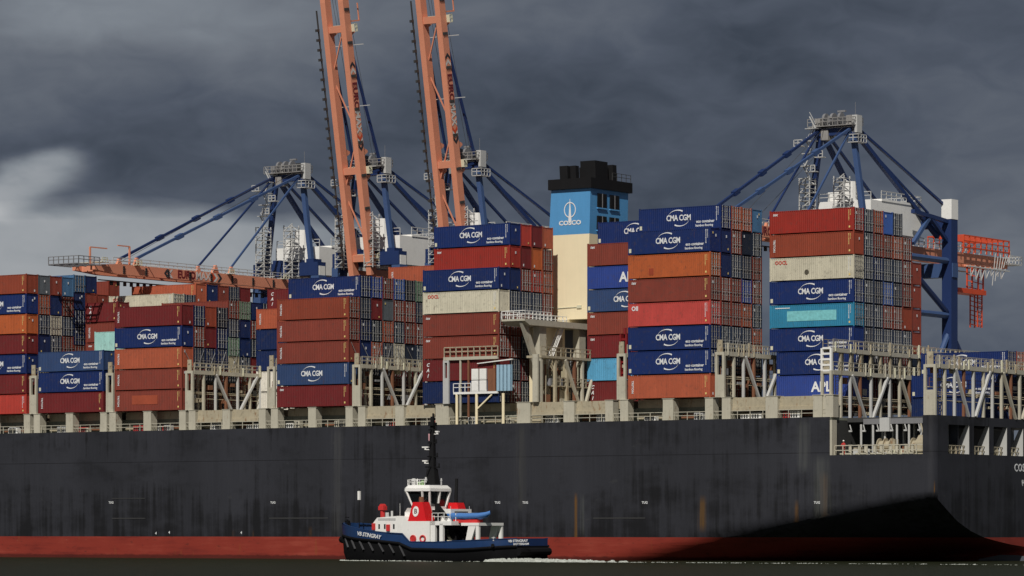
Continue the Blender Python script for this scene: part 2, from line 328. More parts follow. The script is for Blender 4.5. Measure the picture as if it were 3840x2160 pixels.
def railing(mb, pts, h=1.05, step=1.5, r=.035, rails=(1.0, .55)):
    for a, b in zip(pts[:-1], pts[1:]):
        a = Vector(a); b = Vector(b); L = (b-a).length; n = max(1, round(L/step))
        for i in range(n+1):
            p = a.lerp(b, i/n); mb.bar(p, p+Vector((0, 0, h)), r*2)
        for k in rails: mb.bar(a+Vector((0, 0, h*k)), b+Vector((0, 0, h*k)), r*2)
_TX = {}
def text_mesh(s, size, m, bold=.0, extrude=.012, spacing=1.0, align='CENTER', shear=0.0):
    key = (s, size, m.name, bold, spacing, align, shear)
    if key in _TX: return _TX[key]
    c = bpy.data.curves.new('lettering', 'FONT'); c.body = s; c.size = size; c.extrude = extrude; c.offset = bold*size
    c.space_character = spacing; c.align_x = align; c.align_y = 'CENTER'; c.resolution_u = 2; c.shear = shear
    o = bpy.data.objects.new('tmp', c); COL.objects.link(o)
    dg = bpy.context.evaluated_depsgraph_get(); me = bpy.data.meshes.new_from_object(o.evaluated_get(dg))
    bpy.data.objects.remove(o, do_unlink=True)
    me.materials.clear(); me.materials.append(m); _TX[key] = me; return me
# orientation of flat print: on a port-facing (-y) wall and on an aft-facing (+x) wall
PORT = Matrix(((1, 0, 0, 0), (0, 0, -1, 0), (0, 1, 0, 0), (0, 0, 0, 1)))
AFT = Matrix(((0, 0, 1, 0), (1, 0, 0, 0), (0, 1, 0, 0), (0, 0, 0, 1)))
VERT = Matrix.Rotation(R(-90), 4, 'Z')

# ------------------------------------------------------------------ water and quay
def sheet(name, me, label=None):
    o = obj(name, me); tag(o, kind='structure'); return o
mb = MB(); mb.add([(-9000, -300, 0), (9000, -300, 0), (9000, 12000, 0), (-9000, 12000, 0)], [(0, 1, 2, 3)])
sheet('water', mb.mesh('water', WATER))
ZB = 20.1          # level the deck containers stand on
ZD = 17.4          # main deck edge
VS = -.35          # ship's port shell
VE = 48.6          # starboard shell
UT = UU(3503, VS)  # transom
QZ = 4.5
q = MB(); q.box(-420, 330, 51.5, 420, -14, QZ); q.box(-420, 330, 51.5, 52.1, QZ, QZ+.25)
qo = q.build('quay', CONC); qo.matrix_world = M; tag(qo, kind='structure')

# ------------------------------------------------------------------ the ship
ship = thing('container_ship', 'huge black hulled container ship with red waterline and blue and cream funnel', 'ship', M @ T(0, 0, 0))
def lerp(a, b, t): return a+(b-a)*t
def interp(x, pts):
    if x <= pts[0][0]: return pts[0][1]
    for (a, b), (c, d) in zip(pts[:-1], pts[1:]):
        if x <= c: return b+(d-b)*(x-a)/(c-a)
    return pts[-1][1]
BELL = [(0, 0), (.35, .12), (1.0, 1.1), (1.75, 2.5), (3.5, 5.9), (4.6, 9.2), (5.4, 12.6), (5.85, 16.0), (6.3, 20), (6.65, 24.4)]
ZRED = 2.92
def knuckle(u): return interp(u, [(-60, -8.3), (-16.6, -.2), (5.4, 4.2), (UT, 8.35), (UT+3, 8.8)])
def inset(u, z):
    d = knuckle(u)-z
    if d <= 0: return 0.0
    g = interp(u, [(-40, .2), (-16, .55), (6, .9), (20, 1.0), (UT, 1.0)])
    return min(24.4, interp(d, BELL)*g)
def bow_inset(u): return 0.0 if u > -245 else ((-245-u)/85.0)**2*24.4
MU0, MU1, MZ = UU(3112, VS), UU(3460, VS), 12.8     # cut-out of the mooring deck
def hull():
    us = [-330, -318, -305, -290, -275, -260, -245, -200, -160, -120, -90, -60]+[-50+4*i for i in range(17)]+[MU0, 20, 23, 26, MU1, 30.2, UT-.9, UT-.45, UT-.12, UT]
    us = sorted(set([u for u in us if u <= UT]))
    corner = lambda u: 0.0 if u < UT-.9 else .9-math.sqrt(max(0, .81-(u-(UT-.9))**2))
    zs_hi = [ZRED, 3.6, 4.4, 5.2, 6, 6.8, 7.4, 8.0, 8.4, 9.0, 10.5, MZ, ZD]
    zs_lo = [-7, -4, -2, -1, -.4, 0, .4, .9, 1.4, 1.9, 2.4, ZRED]
    def grid(zs, name, m, side):
        g = MB(); nz = len(zs)
        for u in us:
            for z in zs:
                off = min(24.4, inset(u, z)+corner(u)+bow_inset(u))
                g.v.append((u, VS+off if side < 0 else VE-off, z))
        for i in range(len(us)-1):
            for j in range(nz-1):
                um = (us[i]+us[i+1])/2; zm = (zs[j]+zs[j+1])/2
                if MU0 < um < MU1 and zm > MZ: continue
                a = i*nz+j; f = (a, a+nz, a+nz+1, a+1)
                g.f.append(f if side < 0 else f[::-1]); g.m.append(0)
        return g.build(name, m, ship, smooth=True)
    grid(zs_hi, 'hull_side', HULL, -1); grid(zs_hi, 'hull_side', HULL, 1)
    grid(zs_lo, 'boot_topping', BOOT, -1); grid(zs_lo, 'boot_topping', BOOT, 1)
    # transom: openings of the mooring deck and a bell-shaped lower edge
    mid = (VS+VE)/2
    ops = [(3.2, 8.6), (9.8, 13.8), (15.0, 18.6), (19.6, 23.0), (25.3, 28.7), (29.7, 33.3), (34.5, 38.5), (39.7, 45.1)]
    br = sorted(set([VS+.9, VE-.9]+[x for o in ops for x in o]))
    g = MB(); r = MB(); OZ0, OZ1 = 12.9, 16.35
    def zbell(v):
        d = min(v-VS, VE-v)
        inv = [(b, a) for a, b in BELL]
        return knuckle(UT)-interp(d, inv)
    for a, b in zip(br[:-1], br[1:]):
        hole = any(o[0] <= a and b <= o[1] for o in ops)
        g.add([(UT, a, OZ1), (UT, b, OZ1), (UT, b, ZD), (UT, a, ZD)], [(0, 1, 2, 3)])
        if not hole: g.add([(UT, a, OZ0), (UT, b, OZ0), (UT, b, OZ1), (UT, a, OZ1)], [(0, 1, 2, 3)])
        n = 6
        for i in range(n):
            p, q_ = lerp(a, b, i/n), lerp(a, b, (i+1)/n); zp, zq = zbell(p), zbell(q_)
            g.add([(UT, p, max(zp, ZRED)), (UT, q_, max(zq, ZRED)), (UT, q_, OZ0), (UT, p, OZ0)], [(0, 1, 2, 3)])
            if min(zp, zq) < ZRED:
                r.add([(UT, p, min(zp, ZRED)), (UT, q_, min(zq, ZRED)), (UT, q_, ZRED), (UT, p, ZRED)], [(0, 1, 2, 3)])
    for z0, z1 in ((8.35, OZ0), (OZ0, OZ1), (OZ1, ZD)):
        pass
    g.build('transom', HULL, ship); r.build('transom_boot_topping', BOOT, ship)
    # pale webs between openings; slanted outline puts the sunlit triangle into the shape
    w = MB()
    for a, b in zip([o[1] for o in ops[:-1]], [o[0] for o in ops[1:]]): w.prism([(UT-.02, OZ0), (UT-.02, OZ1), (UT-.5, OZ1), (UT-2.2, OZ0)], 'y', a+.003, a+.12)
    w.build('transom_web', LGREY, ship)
    # main deck, mooring deck, inner bulkheads
    d = MB(); d.box(-250, MU0, VS+.02, VE-.02, ZD-.35, ZD-.02); d.build('main_deck', GREENGREY, ship)
    d = MB(); d.box(MU0+.01, UT-.95, VS+.02, VE-.02, MZ-.3, MZ-.01); d.box(UT-.95, UT-.02, VS+.95, VE-.95, MZ-.3, MZ-.01); d.build('mooring_deck', GREENGREY, ship)
    d = MB(); d.box(MU0+.2, UT-.05, 3.6, VE-1.0, ZD-.55, ZD-.03); d.box(MU1, UT-.95, VS+.05, 3.6, ZD-.55, ZD-.03); d.box(UT-.95, UT-.05, VS+.95, 3.6, ZD-.55, ZD-.03); d.build('poop_deck', DARKSTEEL, ship)
    d = MB(); d.box(MU0-.3, MU0-.02, VS+.02, VE-.05, MZ, ZD-.36); d.build('mooring_bulkhead', DARKSTEEL, ship)
    d = MB(); d.box(MU0, MU1+.5, 7.6, 7.9, MZ, ZD-.56); d.build('inner_bulkhead', mat('blue_grey_bulkhead', (.03, .035, .045, 1), .6), ship)
    d = MB(); d.box(MU0-.02, MU0+.28, VS+.01, VS+1.2, MZ, ZD-.36); d.build('opening_frame', BEIGEC, ship)
    for i in range(8):
        u = lerp(MU0+1.6, MU1-.8, i/7)
        d = MB(); d.box(u-.10, u+.10, 7.1, 7.6, MZ, ZD-.56); d.build('frame_web', LGREY, ship)
    d = MB(); d.box(MU0+2.6, MU1-1.0, 3.2, 3.6, ZD-.85, ZD-.2); d.build('deck_edge_beam', MGREY, ship)
    for i in range(6):
        u = lerp(MU0+2.2, MU1-2.2, i/5); d = MB(); d.tube((u, 3.4, MZ), (u, 3.4, ZD-.85), .14, 8); d.build('stanchion', LGREY, ship)
    # bulwark rail with stanchions along the cut-out
    rl = MB(); railing(rl, [(MU0+.3, .35, MZ), (MU1-.1, .35, MZ)], 1.15, 1.1, .05, (1.0, .5)); rl.build('mooring_rail', BEIGEC, ship)
    rl = MB(); railing(rl, [(UT-.6, 3.2, MZ), (UT-.6, 45, MZ)], 1.1, 1.0, .05, (1.0, .5)); rl.build('stern_rail', BEIGE, ship)
    for i in range(5):
        u = MU0+1.4+i*2.1
        b = MB(); b.box(u-.75, u+.75, .9, 1.9, MZ, MZ+.25)
        for s in (-.42, .42):
            b.tube((u+s, 1.4, MZ+.2), (u+s, 1.4, MZ+1.15), .21, 10); b.tube((u+s, 1.4, MZ+1.15), (u+s, 1.4, MZ+1.25), .30, 10)
        b.build('bollard', BEIGEC, ship)
    for k, u in enumerate((MU1-2.2, MU0+5.8)):
        b = MB(); b.box(u-1.2, u+1.2, 2.3, 4.6, MZ, MZ+.35)
        b.tube((u-1.0, 3.3, MZ+1.1), (u+.6, 3.3, MZ+1.1), .62, 14)
        for s in (-1.0, -.2, .65): b.tube((u+s, 3.3, MZ+1.1), (u+s+.1, 3.3, MZ+1.1), .95, 16)
        b.box(u+.7, u+1.3, 2.8, 3.8, MZ+.3, MZ+1.9)
        wch = b.build('mooring_winch', BEIGE, ship)
    b = MB(); b.box(MU1-1.9, MU1-.3, 1.2, 2.8, MZ, MZ+1.4); b.frust(MU1-1.9, MU1-.3, 1.2, 2.8, MZ+1.4, MU1-1.5, MU1-.5, 1.5, 2.5, MZ+2.3); b.tube((MU1-1.1, 2, MZ+2.3), (MU1-1.5, 2, MZ+3.7), .09, 8); b.build('hydraulic_unit', BEIGE, ship)
    b = MB(); b.box(UU(3320, 3)-.65, UU(3320, 3)+.65, 2.75, 3.15, ZD-1.75, ZD-.1); b.build('deck_cabinet', LGREY, ship)
    for k in range(6):
        v = 4.4+k*3.3
        b = MB(); b.tube((UT-1.6, v, MZ+.55), (UT-1.6, v+1.2, MZ+.55), .5, 12); b.box(UT-2.1, UT-1.1, v-.2, v-.05, MZ, MZ+1.2); b.box(UT-2.1, UT-1.1, v+1.25, v+1.4, MZ, MZ+1.2); b.build('stern_fairlead', BEIGE, ship)
    b = MB(); b.box(UT-3.2, UT-2.2, 5.3, 6.6, MZ+1.2, MZ+2.1); b.box(UT-2.9, UT-2.6, 5.8, 6.0, MZ, MZ+1.2); b.build('control_stand', WHITE, ship)
    for k in range(16):                                 # chocks, reels and lockers along the mooring deck
        u = random.uniform(MU0+.8, MU1-.6); v = random.uniform(1.0, 3.0); b = MB(); h = random.uniform(.3, 1.0)
        if k % 2: b.box(u, u+random.uniform(.3, .8), v, v+.5, MZ-.01, MZ+h)
        else: b.tube((u, v, MZ-.01), (u, v, MZ+h), random.uniform(.12, .3), 9)
        b.build('deck_fitting', random.choice((BEIGE, BEIGEC, PLATE, RUSTY, LGREY)), ship)
    for k in range(7):
        u = lerp(MU0+.8, MU1-.5, k/6); b = MB(); b.tube((u, 3.1, ZD-.9), (u+.2, 3.1, ZD-1.5-random.random()*.5), .07, 6); b.box(u-.1, u+.3, 3.0, 3.2, ZD-1.75, ZD-1.55); b.build('deck_lamp', LGREY, ship)
    # rudder breaking the surface under the counter
    b = MB(); b.prism([(UT-6.5, -5), (UT+1.2, -5), (UT+1.2, .25), (UT-1, .7), (UT-3.5, .75), (UT-6.5, .2)], 'y', mid-.45, mid+.45); b.build('rudder', mat('rudder_grey', (.09, .10, .12, 1), .5), ship)
    # fine marks on the side
    def mark(px, py, s, sz, m=PRINT):
        u = UU(px, VS); obj('hull_mark', text_mesh(s, sz, m, .02), ship, mtx=T(u, VS-.02, ZZ(py, u, VS)) @ PORT)
    for px in (417, 1024, 1866, 1970, 2418): mark(px, 1885, 'TUG', .42)
    mark(3064, 1885, 'TUG', .42)
    for px, py in ((585, 2000), (635, 1997), (905, 1998)): mark(px, py, '4', .5)
    obj('ship_name', text_mesh('COSCO', 1.35, PRINT, .012, spacing=1.12, align='LEFT'), ship, mtx=T(UT+.02, 20.55, ZZ(1755, UT, 20.5)) @ AFT)
    obj('port_of_registry', text_mesh('HONG KONG', 1.05, PRINT, .012, spacing=1.15, align='LEFT'), ship, mtx=T(UT+.02, 22.6, ZZ(1812, UT, 22.5)) @ AFT)
    # shell fittings: recessed pilot door, rubbing bars
    u0, u1 = UU(420, VS), UU(545, VS)
    b = MB(); b.box(u0, u1, VS-.05, VS+.02, 5.35, 5.47); b.box(u0, u1, VS-.05, VS+.02, 8.1, 8.2); b.build('pilot_door_frame', DARKSTEEL, ship)
    for a, c, py in ((2225, 2420, 1945), (1010, 1230, 1945)):
        u0, u1 = UU(a, VS), UU(c, VS); z = ZZ(py, u0, VS); b = MB(); b.box(u0, u1, VS-.04, VS+.02, z, z+.13); b.build('shell_bar', DARKSTEEL, ship)
hull()

# deck fittings between the hull edge and the container level
PED = [(-30, 1), (103, 1), (140, 1), (262, 1.1), (390, 1), (424, 1), (554, 1.15), (686, 1), (722, 1), (850, 1.1), (985, 1), (1031, 1), (1172, 1.1), (1311, 1), (1358, 1), (1500, 1.2), (1660, 1.8), (1965, 1.75), (2135, 1.4), (2286, 1), (2342, 1), (2507, 1.3), (2661, 1), (2725, 1.05), (2895, 1.45), (3068, 1.1), (3112, .9)]
PU = []
PW = (.8, 1.9)
for px, w in PED:
    u = UU(px, .1); PU.append(u)
    b = MB(); b.box(u-w*.58, u+w*.58, -.02, 1.3, ZD-.02, ZB-.07); b.box(u-w*.66, u+w*.66, -.08, 1.36, ZB-.07, ZB)
    b.build('pedestal', BEIGEC, ship)
b = MB(); b.box(-250, MU0-.4, 2.62, 2.8, ZD-.02, ZB-1.05); b.build('hatch_coaming', GREENGREY, ship)
rl = MB(); railing(rl, [(-160, .15, ZD-.02), (MU0-.6, .15, ZD-.02)], 1.0, 1.8, .035); rl.build('deck_railing', BEIGEC, ship)
for k, (a, c) in enumerate(zip(PU[:-1], PU[1:])):
    if c-a < 3.2: continue
    for j in range(random.choice((1, 2, 2, 3))):
        u = random.uniform(a+1.1, c-2.1); w = random.uniform(.7, 1.8); h = random.uniform(.55, .95)
        b = MB(); b.box(u, u+w, .75, 1.5, ZD-.02, ZD+h)
        for q_ in range(int(w/.35)):
            b.mi = 1; b.box(u+.1+q_*.35, u+.3+q_*.35, .70, .76, ZD+.12, ZD+h*.45); b.box(u+.1+q_*.35, u+.3+q_*.35, .70, .76, ZD+h*.55, ZD+h*.88); b.mi = 0
        b.build('deck_vent', [random.choice((WHITE, WHITE, BEIGEC, LGREY, RED)), DARKSTEEL], ship)
    b = MB(); b.tube((a+.8, 1.9, ZD+.35), (c-.8, 1.9, ZD+.35), .14, 6); b.tube((a+.8, 2.2, ZD+.75), (c-.8, 2.2, ZD+.75), .10, 6); b.build('deck_pipe', RUSTY if k % 3 == 0 else BEIGE, ship)

# hatch covers (one per bay) and fore-and-aft stools where the outer rows are empty
def hatch(u0, u1, z=ZB):
    b = MB(); b.box(u0, u1, 2.5, 46, z-1.05, z-.01); b.build('hatch_cover', BEIGE, ship)
def stool(px0, px1):
    u0, u1 = UU(px0, .5), UU(px1, .5)
    b = MB(); b.box(u0, u1, .55, 2.45, ZB-1.35, ZB-.08); b.box(u0, u1, .40, .58, ZB-1.75, ZB-1.28)
    b.build('container_stool', BEIGE, ship)
for a, c in ((738, 832), (868, 970), (1374, 1482), (1518, 1630), (1993, 2112), (2158, 2270), (2742, 2872), (2920, 3050)): stool(a, c)

# ------------------------------------------------------------------ shipping containers
CL = 12.0; CW = 2.44; CHT = 2.9
def corrug(mb, x0, x1, z0, z1, ya, yb, n, axis='y', flip=False):
    """trapezoidal wall: ya is the outer face, yb the recessed face"""
    p = (x1-x0)/n; xs = []
    for i in range(n):
        a = x0+i*p; xs += [(a, ya), (a+p*.32, ya), (a+p*.5, yb), (a+p*.82, yb)]
    xs.append((x1, ya)); k = len(xs)
    mk = (lambda x, y, z: (x, y, z)) if axis == 'y' else (lambda x, y, z: (y, x, z))
    V = [mk(x, y, z0) for x, y in xs]+[mk(x, y, z1) for x, y in xs]
    fs = [(i, i+1, k+i+1, k+i) for i in range(k-1)]
    mb.add(V, [f[::-1] for f in fs] if flip else fs)
def cont_body(L, doors):
    h = L/2; b = MB()
    for x in (-h, h-.16):
        for y in (0, CW-.16): b.box(x, x+.16, y, y+.16, 0, CHT)
    for y in (0.02, CW-.14):
        b.box(-h+.16, h-.16, y, y+.12, .085, .20); b.box(-h+.16, h-.16, y, y+.12, CHT-.15, CHT-.075)
    for x in (-h+.006, h-.126): b.box(x, x+.12, .16, CW-.16, .085, .20); b.box(x, x+.12, .16, CW-.16, CHT-.15, CHT-.075)
    corrug(b, -h+.16, h-.16, 0.2, CHT-.15, .022, .066, 40 if L > 8 else 20)
    b.add([(-h+.16, CW-.03, .17), (h-.16, CW-.03, .17), (h-.16, CW-.03, CHT-.13), (-h+.16, CW-.03, CHT-.13)], [(3, 2, 1, 0)])
    b.add([(-h+.1, .1, CHT-.10), (h-.1, .1, CHT-.10), (h-.1, CW-.1, CHT-.10), (-h+.1, CW-.1, CHT-.10)], [(0, 1, 2, 3)])
    b.add([(-h+.1, .1, .1), (h-.1, .1, .1), (h-.1, CW-.1, .1), (-h+.1, CW-.1, .1)], [(3, 2, 1, 0)])
    corrug(b, .16, CW-.16, .17, CHT-.14, -h+.03, -h+.07, 8, 'x', True)
    if doors:
        b.add([(h-.12, .16, .17), (h-.12, CW-.16, .17), (h-.12, CW-.16, CHT-.14), (h-.12, .16, CHT-.14)], [(0, 1, 2, 3)])
    else:
        corrug(b, .16, CW-.16, .17, CHT-.14, h-.03, h-.07, 8, 'x')
    return b.mesh('container_body', PAINT)
def door_mesh():
    b = MB(); b.box(0, .05, .01, 1.04, .2, CHT-.17)
    for z in (.32, .95, 1.58, 2.2): b.box(.05, .075, .10, .95, z, z+.42)
    return b.mesh('door', PAINT)
def lockbar_mesh():
    b = MB(); b.tube((.12, 0, .12), (.12, 0, CHT-.1), .035, 6)
    for z in (.2, .75, 1.45, 2.1, CHT-.2): b.box(.07, .16, -.09, .09, z-.045, z+.045)
    b.box(.13, .17, .0, .46, 1.12, 1.19); return b
BODY = {(L, d): cont_body(L, d) for L in (CL, CL/2) for d in (True, False)}
DOOR = door_mesh(); LB1 = lockbar_mesh().mesh('locking_bar', BAR); LB2 = lockbar_mesh().mesh('locking_bar', BARD)
def swoosh(sign):
    b = MB(); n = 14; P = []
    for i in range(n+1):
        t = i/n; a = lerp(R(158), R(62), t); w = .02+.16*t**1.4
        cx, cy = math.cos(a)*1.5, math.sin(a)*1.02
        P += [(cx*sign, cy*sign), (cx*(1-w*.4)*sign, (cy-w)*sign)]
    V = [(x, y, z) for z in (0, .012) for x, y in P]; k = len(P)
    fs = []
    for i in range(n):
        a = 2*i; fs += [(k+a, k+a+1, k+a+3, k+a+2), (a+2, a+3, a+1, a), (a, a+1, k+a+1, k+a), (a+3, a+2, k+a+2, k+a+3), (a+2, a, k+a, k+a+2), (a+1, a+3, k+a+3, k+a+1)]
    b.add(V, fs); return b
def logo_mesh():
    """lettering with two swooshes, one flat piece of print"""
    tm = text_mesh('CMA CGM', .98, PRINT, .022, .006, .94)
    b = MB(); b.v = [tuple(v.co) for v in tm.vertices]; b.f = [tuple(p.vertices) for p in tm.polygons]; b.m = [0]*len(b.f)
    xs = [v[0] for v in b.v]; w = max(xs)-min(xs); k = 3.55/w; b.v = [(x*k, y*1.0, z) for x, y, z in b.v]
    for s in (1, -1):
        q_ = swoosh(s); q_.v = [(x*1.0+(-.1 if s > 0 else .1), y+(.0), z) for x, y, z in q_.v]; b.add(q_.v, q_.f)
    return b.mesh('logo', PRINT)
LOGO = logo_mesh()
ECO1 = text_mesh('eco container', .50, PRINT, .022, .006, .95, 'RIGHT'); ECO2 = text_mesh('bamboo flooring', .40, PRINT, .018, .006, .95, 'RIGHT')
def marks_mesh(m, n, seed):
    rr = random.Random(seed); b = MB()
    for i in range(n):
        w = rr.uniform(.06, .13); b.box(-w/2, w/2, -.05-i*.155, .05-i*.155, 0, .01)
    for i in range(n-4): b.box(.20, .28, -.04-i*.15, .04-i*.15, 0, .01)
    return b.mesh('number_strip', m)
NUMW = [marks_mesh(PRINT, 11, i) for i in range(3)]; NUMY = [marks_mesh(PRINTY, 9, i) for i in range(3)]
_p = MB(); _p.box(-.17, .17, -.24, .24, 0, .015); PLT = _p.mesh('data_plate', PLATE)
_p = MB(); _p.box(-.10, .10, -.12, .12, 0, .015); PLTY = _p.mesh('data_plate', PRINTY)
_p = MB(); _p.box(-.11, .11, -.16, .16, 0, .015); PLTW = _p.mesh('data_plate', PRINT)
_p = MB(); _p.box(-1, 1, -.5, .5, 0, .008); PATCH = _p
COLS = {  # paint codes -> base colour, words
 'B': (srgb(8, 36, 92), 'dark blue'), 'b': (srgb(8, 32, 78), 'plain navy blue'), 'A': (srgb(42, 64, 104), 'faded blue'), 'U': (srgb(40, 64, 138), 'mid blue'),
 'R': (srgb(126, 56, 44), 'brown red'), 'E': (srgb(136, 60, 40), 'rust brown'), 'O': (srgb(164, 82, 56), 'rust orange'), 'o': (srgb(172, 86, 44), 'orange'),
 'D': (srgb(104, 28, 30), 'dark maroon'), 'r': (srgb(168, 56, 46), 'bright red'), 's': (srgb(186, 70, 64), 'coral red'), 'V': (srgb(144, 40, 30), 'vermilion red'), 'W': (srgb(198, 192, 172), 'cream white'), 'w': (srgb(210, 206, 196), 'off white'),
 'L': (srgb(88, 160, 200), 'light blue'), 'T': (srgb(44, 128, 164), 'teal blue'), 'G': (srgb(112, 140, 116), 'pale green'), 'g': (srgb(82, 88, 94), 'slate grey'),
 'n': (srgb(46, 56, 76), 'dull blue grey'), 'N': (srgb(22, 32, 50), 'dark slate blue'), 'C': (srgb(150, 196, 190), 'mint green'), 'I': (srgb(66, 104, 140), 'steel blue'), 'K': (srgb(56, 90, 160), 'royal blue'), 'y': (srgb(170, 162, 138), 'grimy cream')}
for k in 'RED': COLS[k] = (COLS[k][0], COLS[k][1])
ORD = ['bottom tier', 'second tier', 'third tier', 'fourth tier', 'fifth tier', 'sixth tier', 'seventh tier', 'eighth tier', 'ninth tier']
ROWW = ['outboard row', 'second row inboard', 'third row inboard', 'fourth row inboard', 'fifth row inboard', 'sixth row inboard', 'seventh row inboard', 'eighth row inboard', 'ninth row inboard', 'tenth row inboard', 'eleventh row inboard', 'twelfth row inboard', 'thirteenth row inboard', 'fourteenth row inboard']
USED = {}; WK = {}
HIDDEN = set('0:2:2 0:3:0 0:3:1 0:3:2 0:4:0 0:4:1 0:4:2 0:5:0 0:5:1 0:5:2 0:5:3 0:6:0 0:6:1 0:6:2 0:6:3 0:6:4 0:6:5 0:7:0 0:7:1 0:7:2 0:7:3 0:7:4 1:10:0 1:10:1 1:10:2 1:10:3 1:10:4 1:10:5 1:11:0 1:11:1 1:11:2 1:11:3 1:11:4 1:11:5 1:12:0 1:12:1 1:12:2 1:12:3 1:12:4 1:12:5 1:2:0 1:2:1 1:2:2 1:4:0 1:4:1 1:4:2 1:6:0 1:6:1 1:6:2 1:6:3 1:6:4 1:7:0 1:7:1 1:7:2 1:7:3 1:7:4 1:8:0 1:8:1 1:8:2 1:8:3 1:8:4 1:8:5 1:9:0 1:9:1 1:9:2 1:9:3 1:9:4 1:9:5 2:7:0 2:7:1 3:7:0 3:7:1 3:7:2 3:7:3 3:7:4 3:8:0 3:8:1 3:8:2 3:8:3 3:8:4 3:8:5 4:10:0 4:10:1 4:10:2 4:10:3 4:10:4 4:10:5 5:3:0 5:4:0 5:4:1 5:4:2 6:6:0 6:6:4 6:6:5 6:6:6 9:11:0 9:11:2 9:12:0 9:12:1 9:12:2 0:2:1 6:6:2 8:5:0 0:7:5 2:7:2 6:6:3 4:7:0 8:10:0 2:7:4 4:7:4 5:3:2 9:11:1'.split())
HID = MB()
def container(u, v, z, code, opts, tier, row, where, ht, L=CL, tall=None):
    cid = '%d:%d:%d' % (WK.setdefault(where, len(WK)), row, tier)
    if cid in HIDDEN:                                   # buried in the stack: plain box in one joined mass
        HID.box(u-L/2, u+L/2, v, v+CW, z, z+ht); return None
    if row > 0 and tier < 2 and 'S' not in opts: code = {'n': 'N', 'R': 'D'}.get(code, code)  # inboard lower tiers get darker paint in place of shade behind the lashing bridges
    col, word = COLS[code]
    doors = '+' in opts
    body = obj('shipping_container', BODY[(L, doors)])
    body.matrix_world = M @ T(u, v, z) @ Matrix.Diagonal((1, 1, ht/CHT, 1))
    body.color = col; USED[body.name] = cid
    end = 'doors' if doors else 'plain end'
    lab = '%s container, %s, %s, %s' % (word, ORD[min(tier, 8)], ROWW[row], where)
    tag(body, lab, 'container', 'containers stacked on the ship')
    h = L/2
    if doors:
        bm = LB2 if random.random() < (.5 if code in 'RDEVN' else .3) else LB1
        for k, y in enumerate((.16, 1.225)):
            d = obj('door', DOOR, body, loc=(h-.118, y, 0)); d.color = col
            for yy in (.22, .83): obj('locking_bar', bm, d, loc=(.0, yy, 0))
        if random.random() < .35: obj('data_plate', PLTW, body, mtx=T(h-.02, .45+random.random()*.3, 2.2) @ AFT)
    else:
        if random.random() < .8: obj('data_plate', random.choice((PLTW, PLTY)), body, mtx=T(h+.003, random.choice((.6, 1.7)), random.choice((.45, .5, 2.3))) @ AFT)
        if random.random() < .4: obj('data_plate', PLTW, body, mtx=T(h+.003, 1.3, 2.0) @ AFT)
    y = .012
    P = lambda x, zz: T(x+((CL/2-h) if x < -3 else (h-CL/2 if x > 3 else 0)), y, zz) @ PORT
    if 'L' in opts or code == 'B' and 'q' not in opts:   # printed side
        if 'L' in opts: pass
        obj('logo', LOGO, body, mtx=P(-.15, 1.52))
        if 'e' not in opts:
            obj('slogan', ECO1, body, mtx=P(5.05, .98)); obj('slogan', ECO2, body, mtx=P(4.85, .50))
        obj('data_plate', PLT, body, mtx=P(-5.7, .52)); obj('number_strip', random.choice(NUMW), body, mtx=P(5.35, 2.62))
    elif 'S' in opts:                                      # side in view, plain livery
        nm = random.choice(NUMY if code in 'OoERVD' else NUMW)
        obj('number_strip', nm, body, mtx=P(5.25, 2.55)); obj('data_plate', PLTY, body, mtx=P(5.35, .5))
        if 'v' in opts: obj('lettering', text_mesh('TRITON', .42, PRINT, .02, .006), body, mtx=P(-5.35, 1.45) @ VERT)
        if 'c' in opts:
            for k, ch in enumerate('CAI'): obj('lettering', text_mesh(ch, .62, PRINT, .03, .006, shear=.3), body, mtx=P(-5.2, 2.15-.7*k))
        if 't' in opts: obj('lettering', text_mesh('tex', .5, PRINT, .02, .006, shear=.3), body, mtx=P(-5.2, 2.4))
        if 'O' in opts: obj('lettering', text_mesh('OOCL', .62, PRINTR, .03, .006), body, mtx=P(-4.35, 2.25))
        if 'i' in opts: obj('lettering', text_mesh('OII', .75, PRINT, .03, .006), body, mtx=P(-5.0, 2.2))
        if 'a' in opts: obj('lettering', text_mesh('APL', 1.7, PRINT, .03, .006), body, mtx=P(.4, 1.35)); 
    if 'p' in opts:
        m = MB(); m.box(-3.5, 3.5, -.62, .62, 0, .006); obj('painted_panel', m.mesh('painted_panel', mat('pale_teal_panel', srgb(120, 190, 196), .6, var=.3, scale=2.0)), body, mtx=P(0, 1.45))
        m = MB(); m.box(-5.2, -3.1, 2.42, 2.52, 0, .008); obj('painted_panel', m.mesh('painted_panel', PRINT), body, mtx=T(0, y, 0) @ PORT)
    if 'k' in opts:
        m = MB(); m.box(-2.3, 2.3, -.62, .62, 0, .004); obj('painted_panel', m.mesh('painted_panel', mat('repaint_rust_orange', srgb(158, 74, 50), .7, var=.2)), body, mtx=P(-.6, 1.55))
    if 'h' in opts:
        m = MB(); m.box(-.35, .35, -.4, .4, 0, .004); obj('painted_panel', m.mesh('painted_panel', mat('repaint_brown', srgb(150, 62, 36), .7, var=.2)), body, mtx=P(-2.6, .8))
    if 'm' in opts:
        m = MB(); m.tube((0, 0, 0), (0, 0, .012), .32, 14); obj('round_patch', m.mesh('round_patch', mat('dark_round_patch', (.08, .07, .05, 1), .7)), body, mtx=P(-.7, 1.0))
    return body
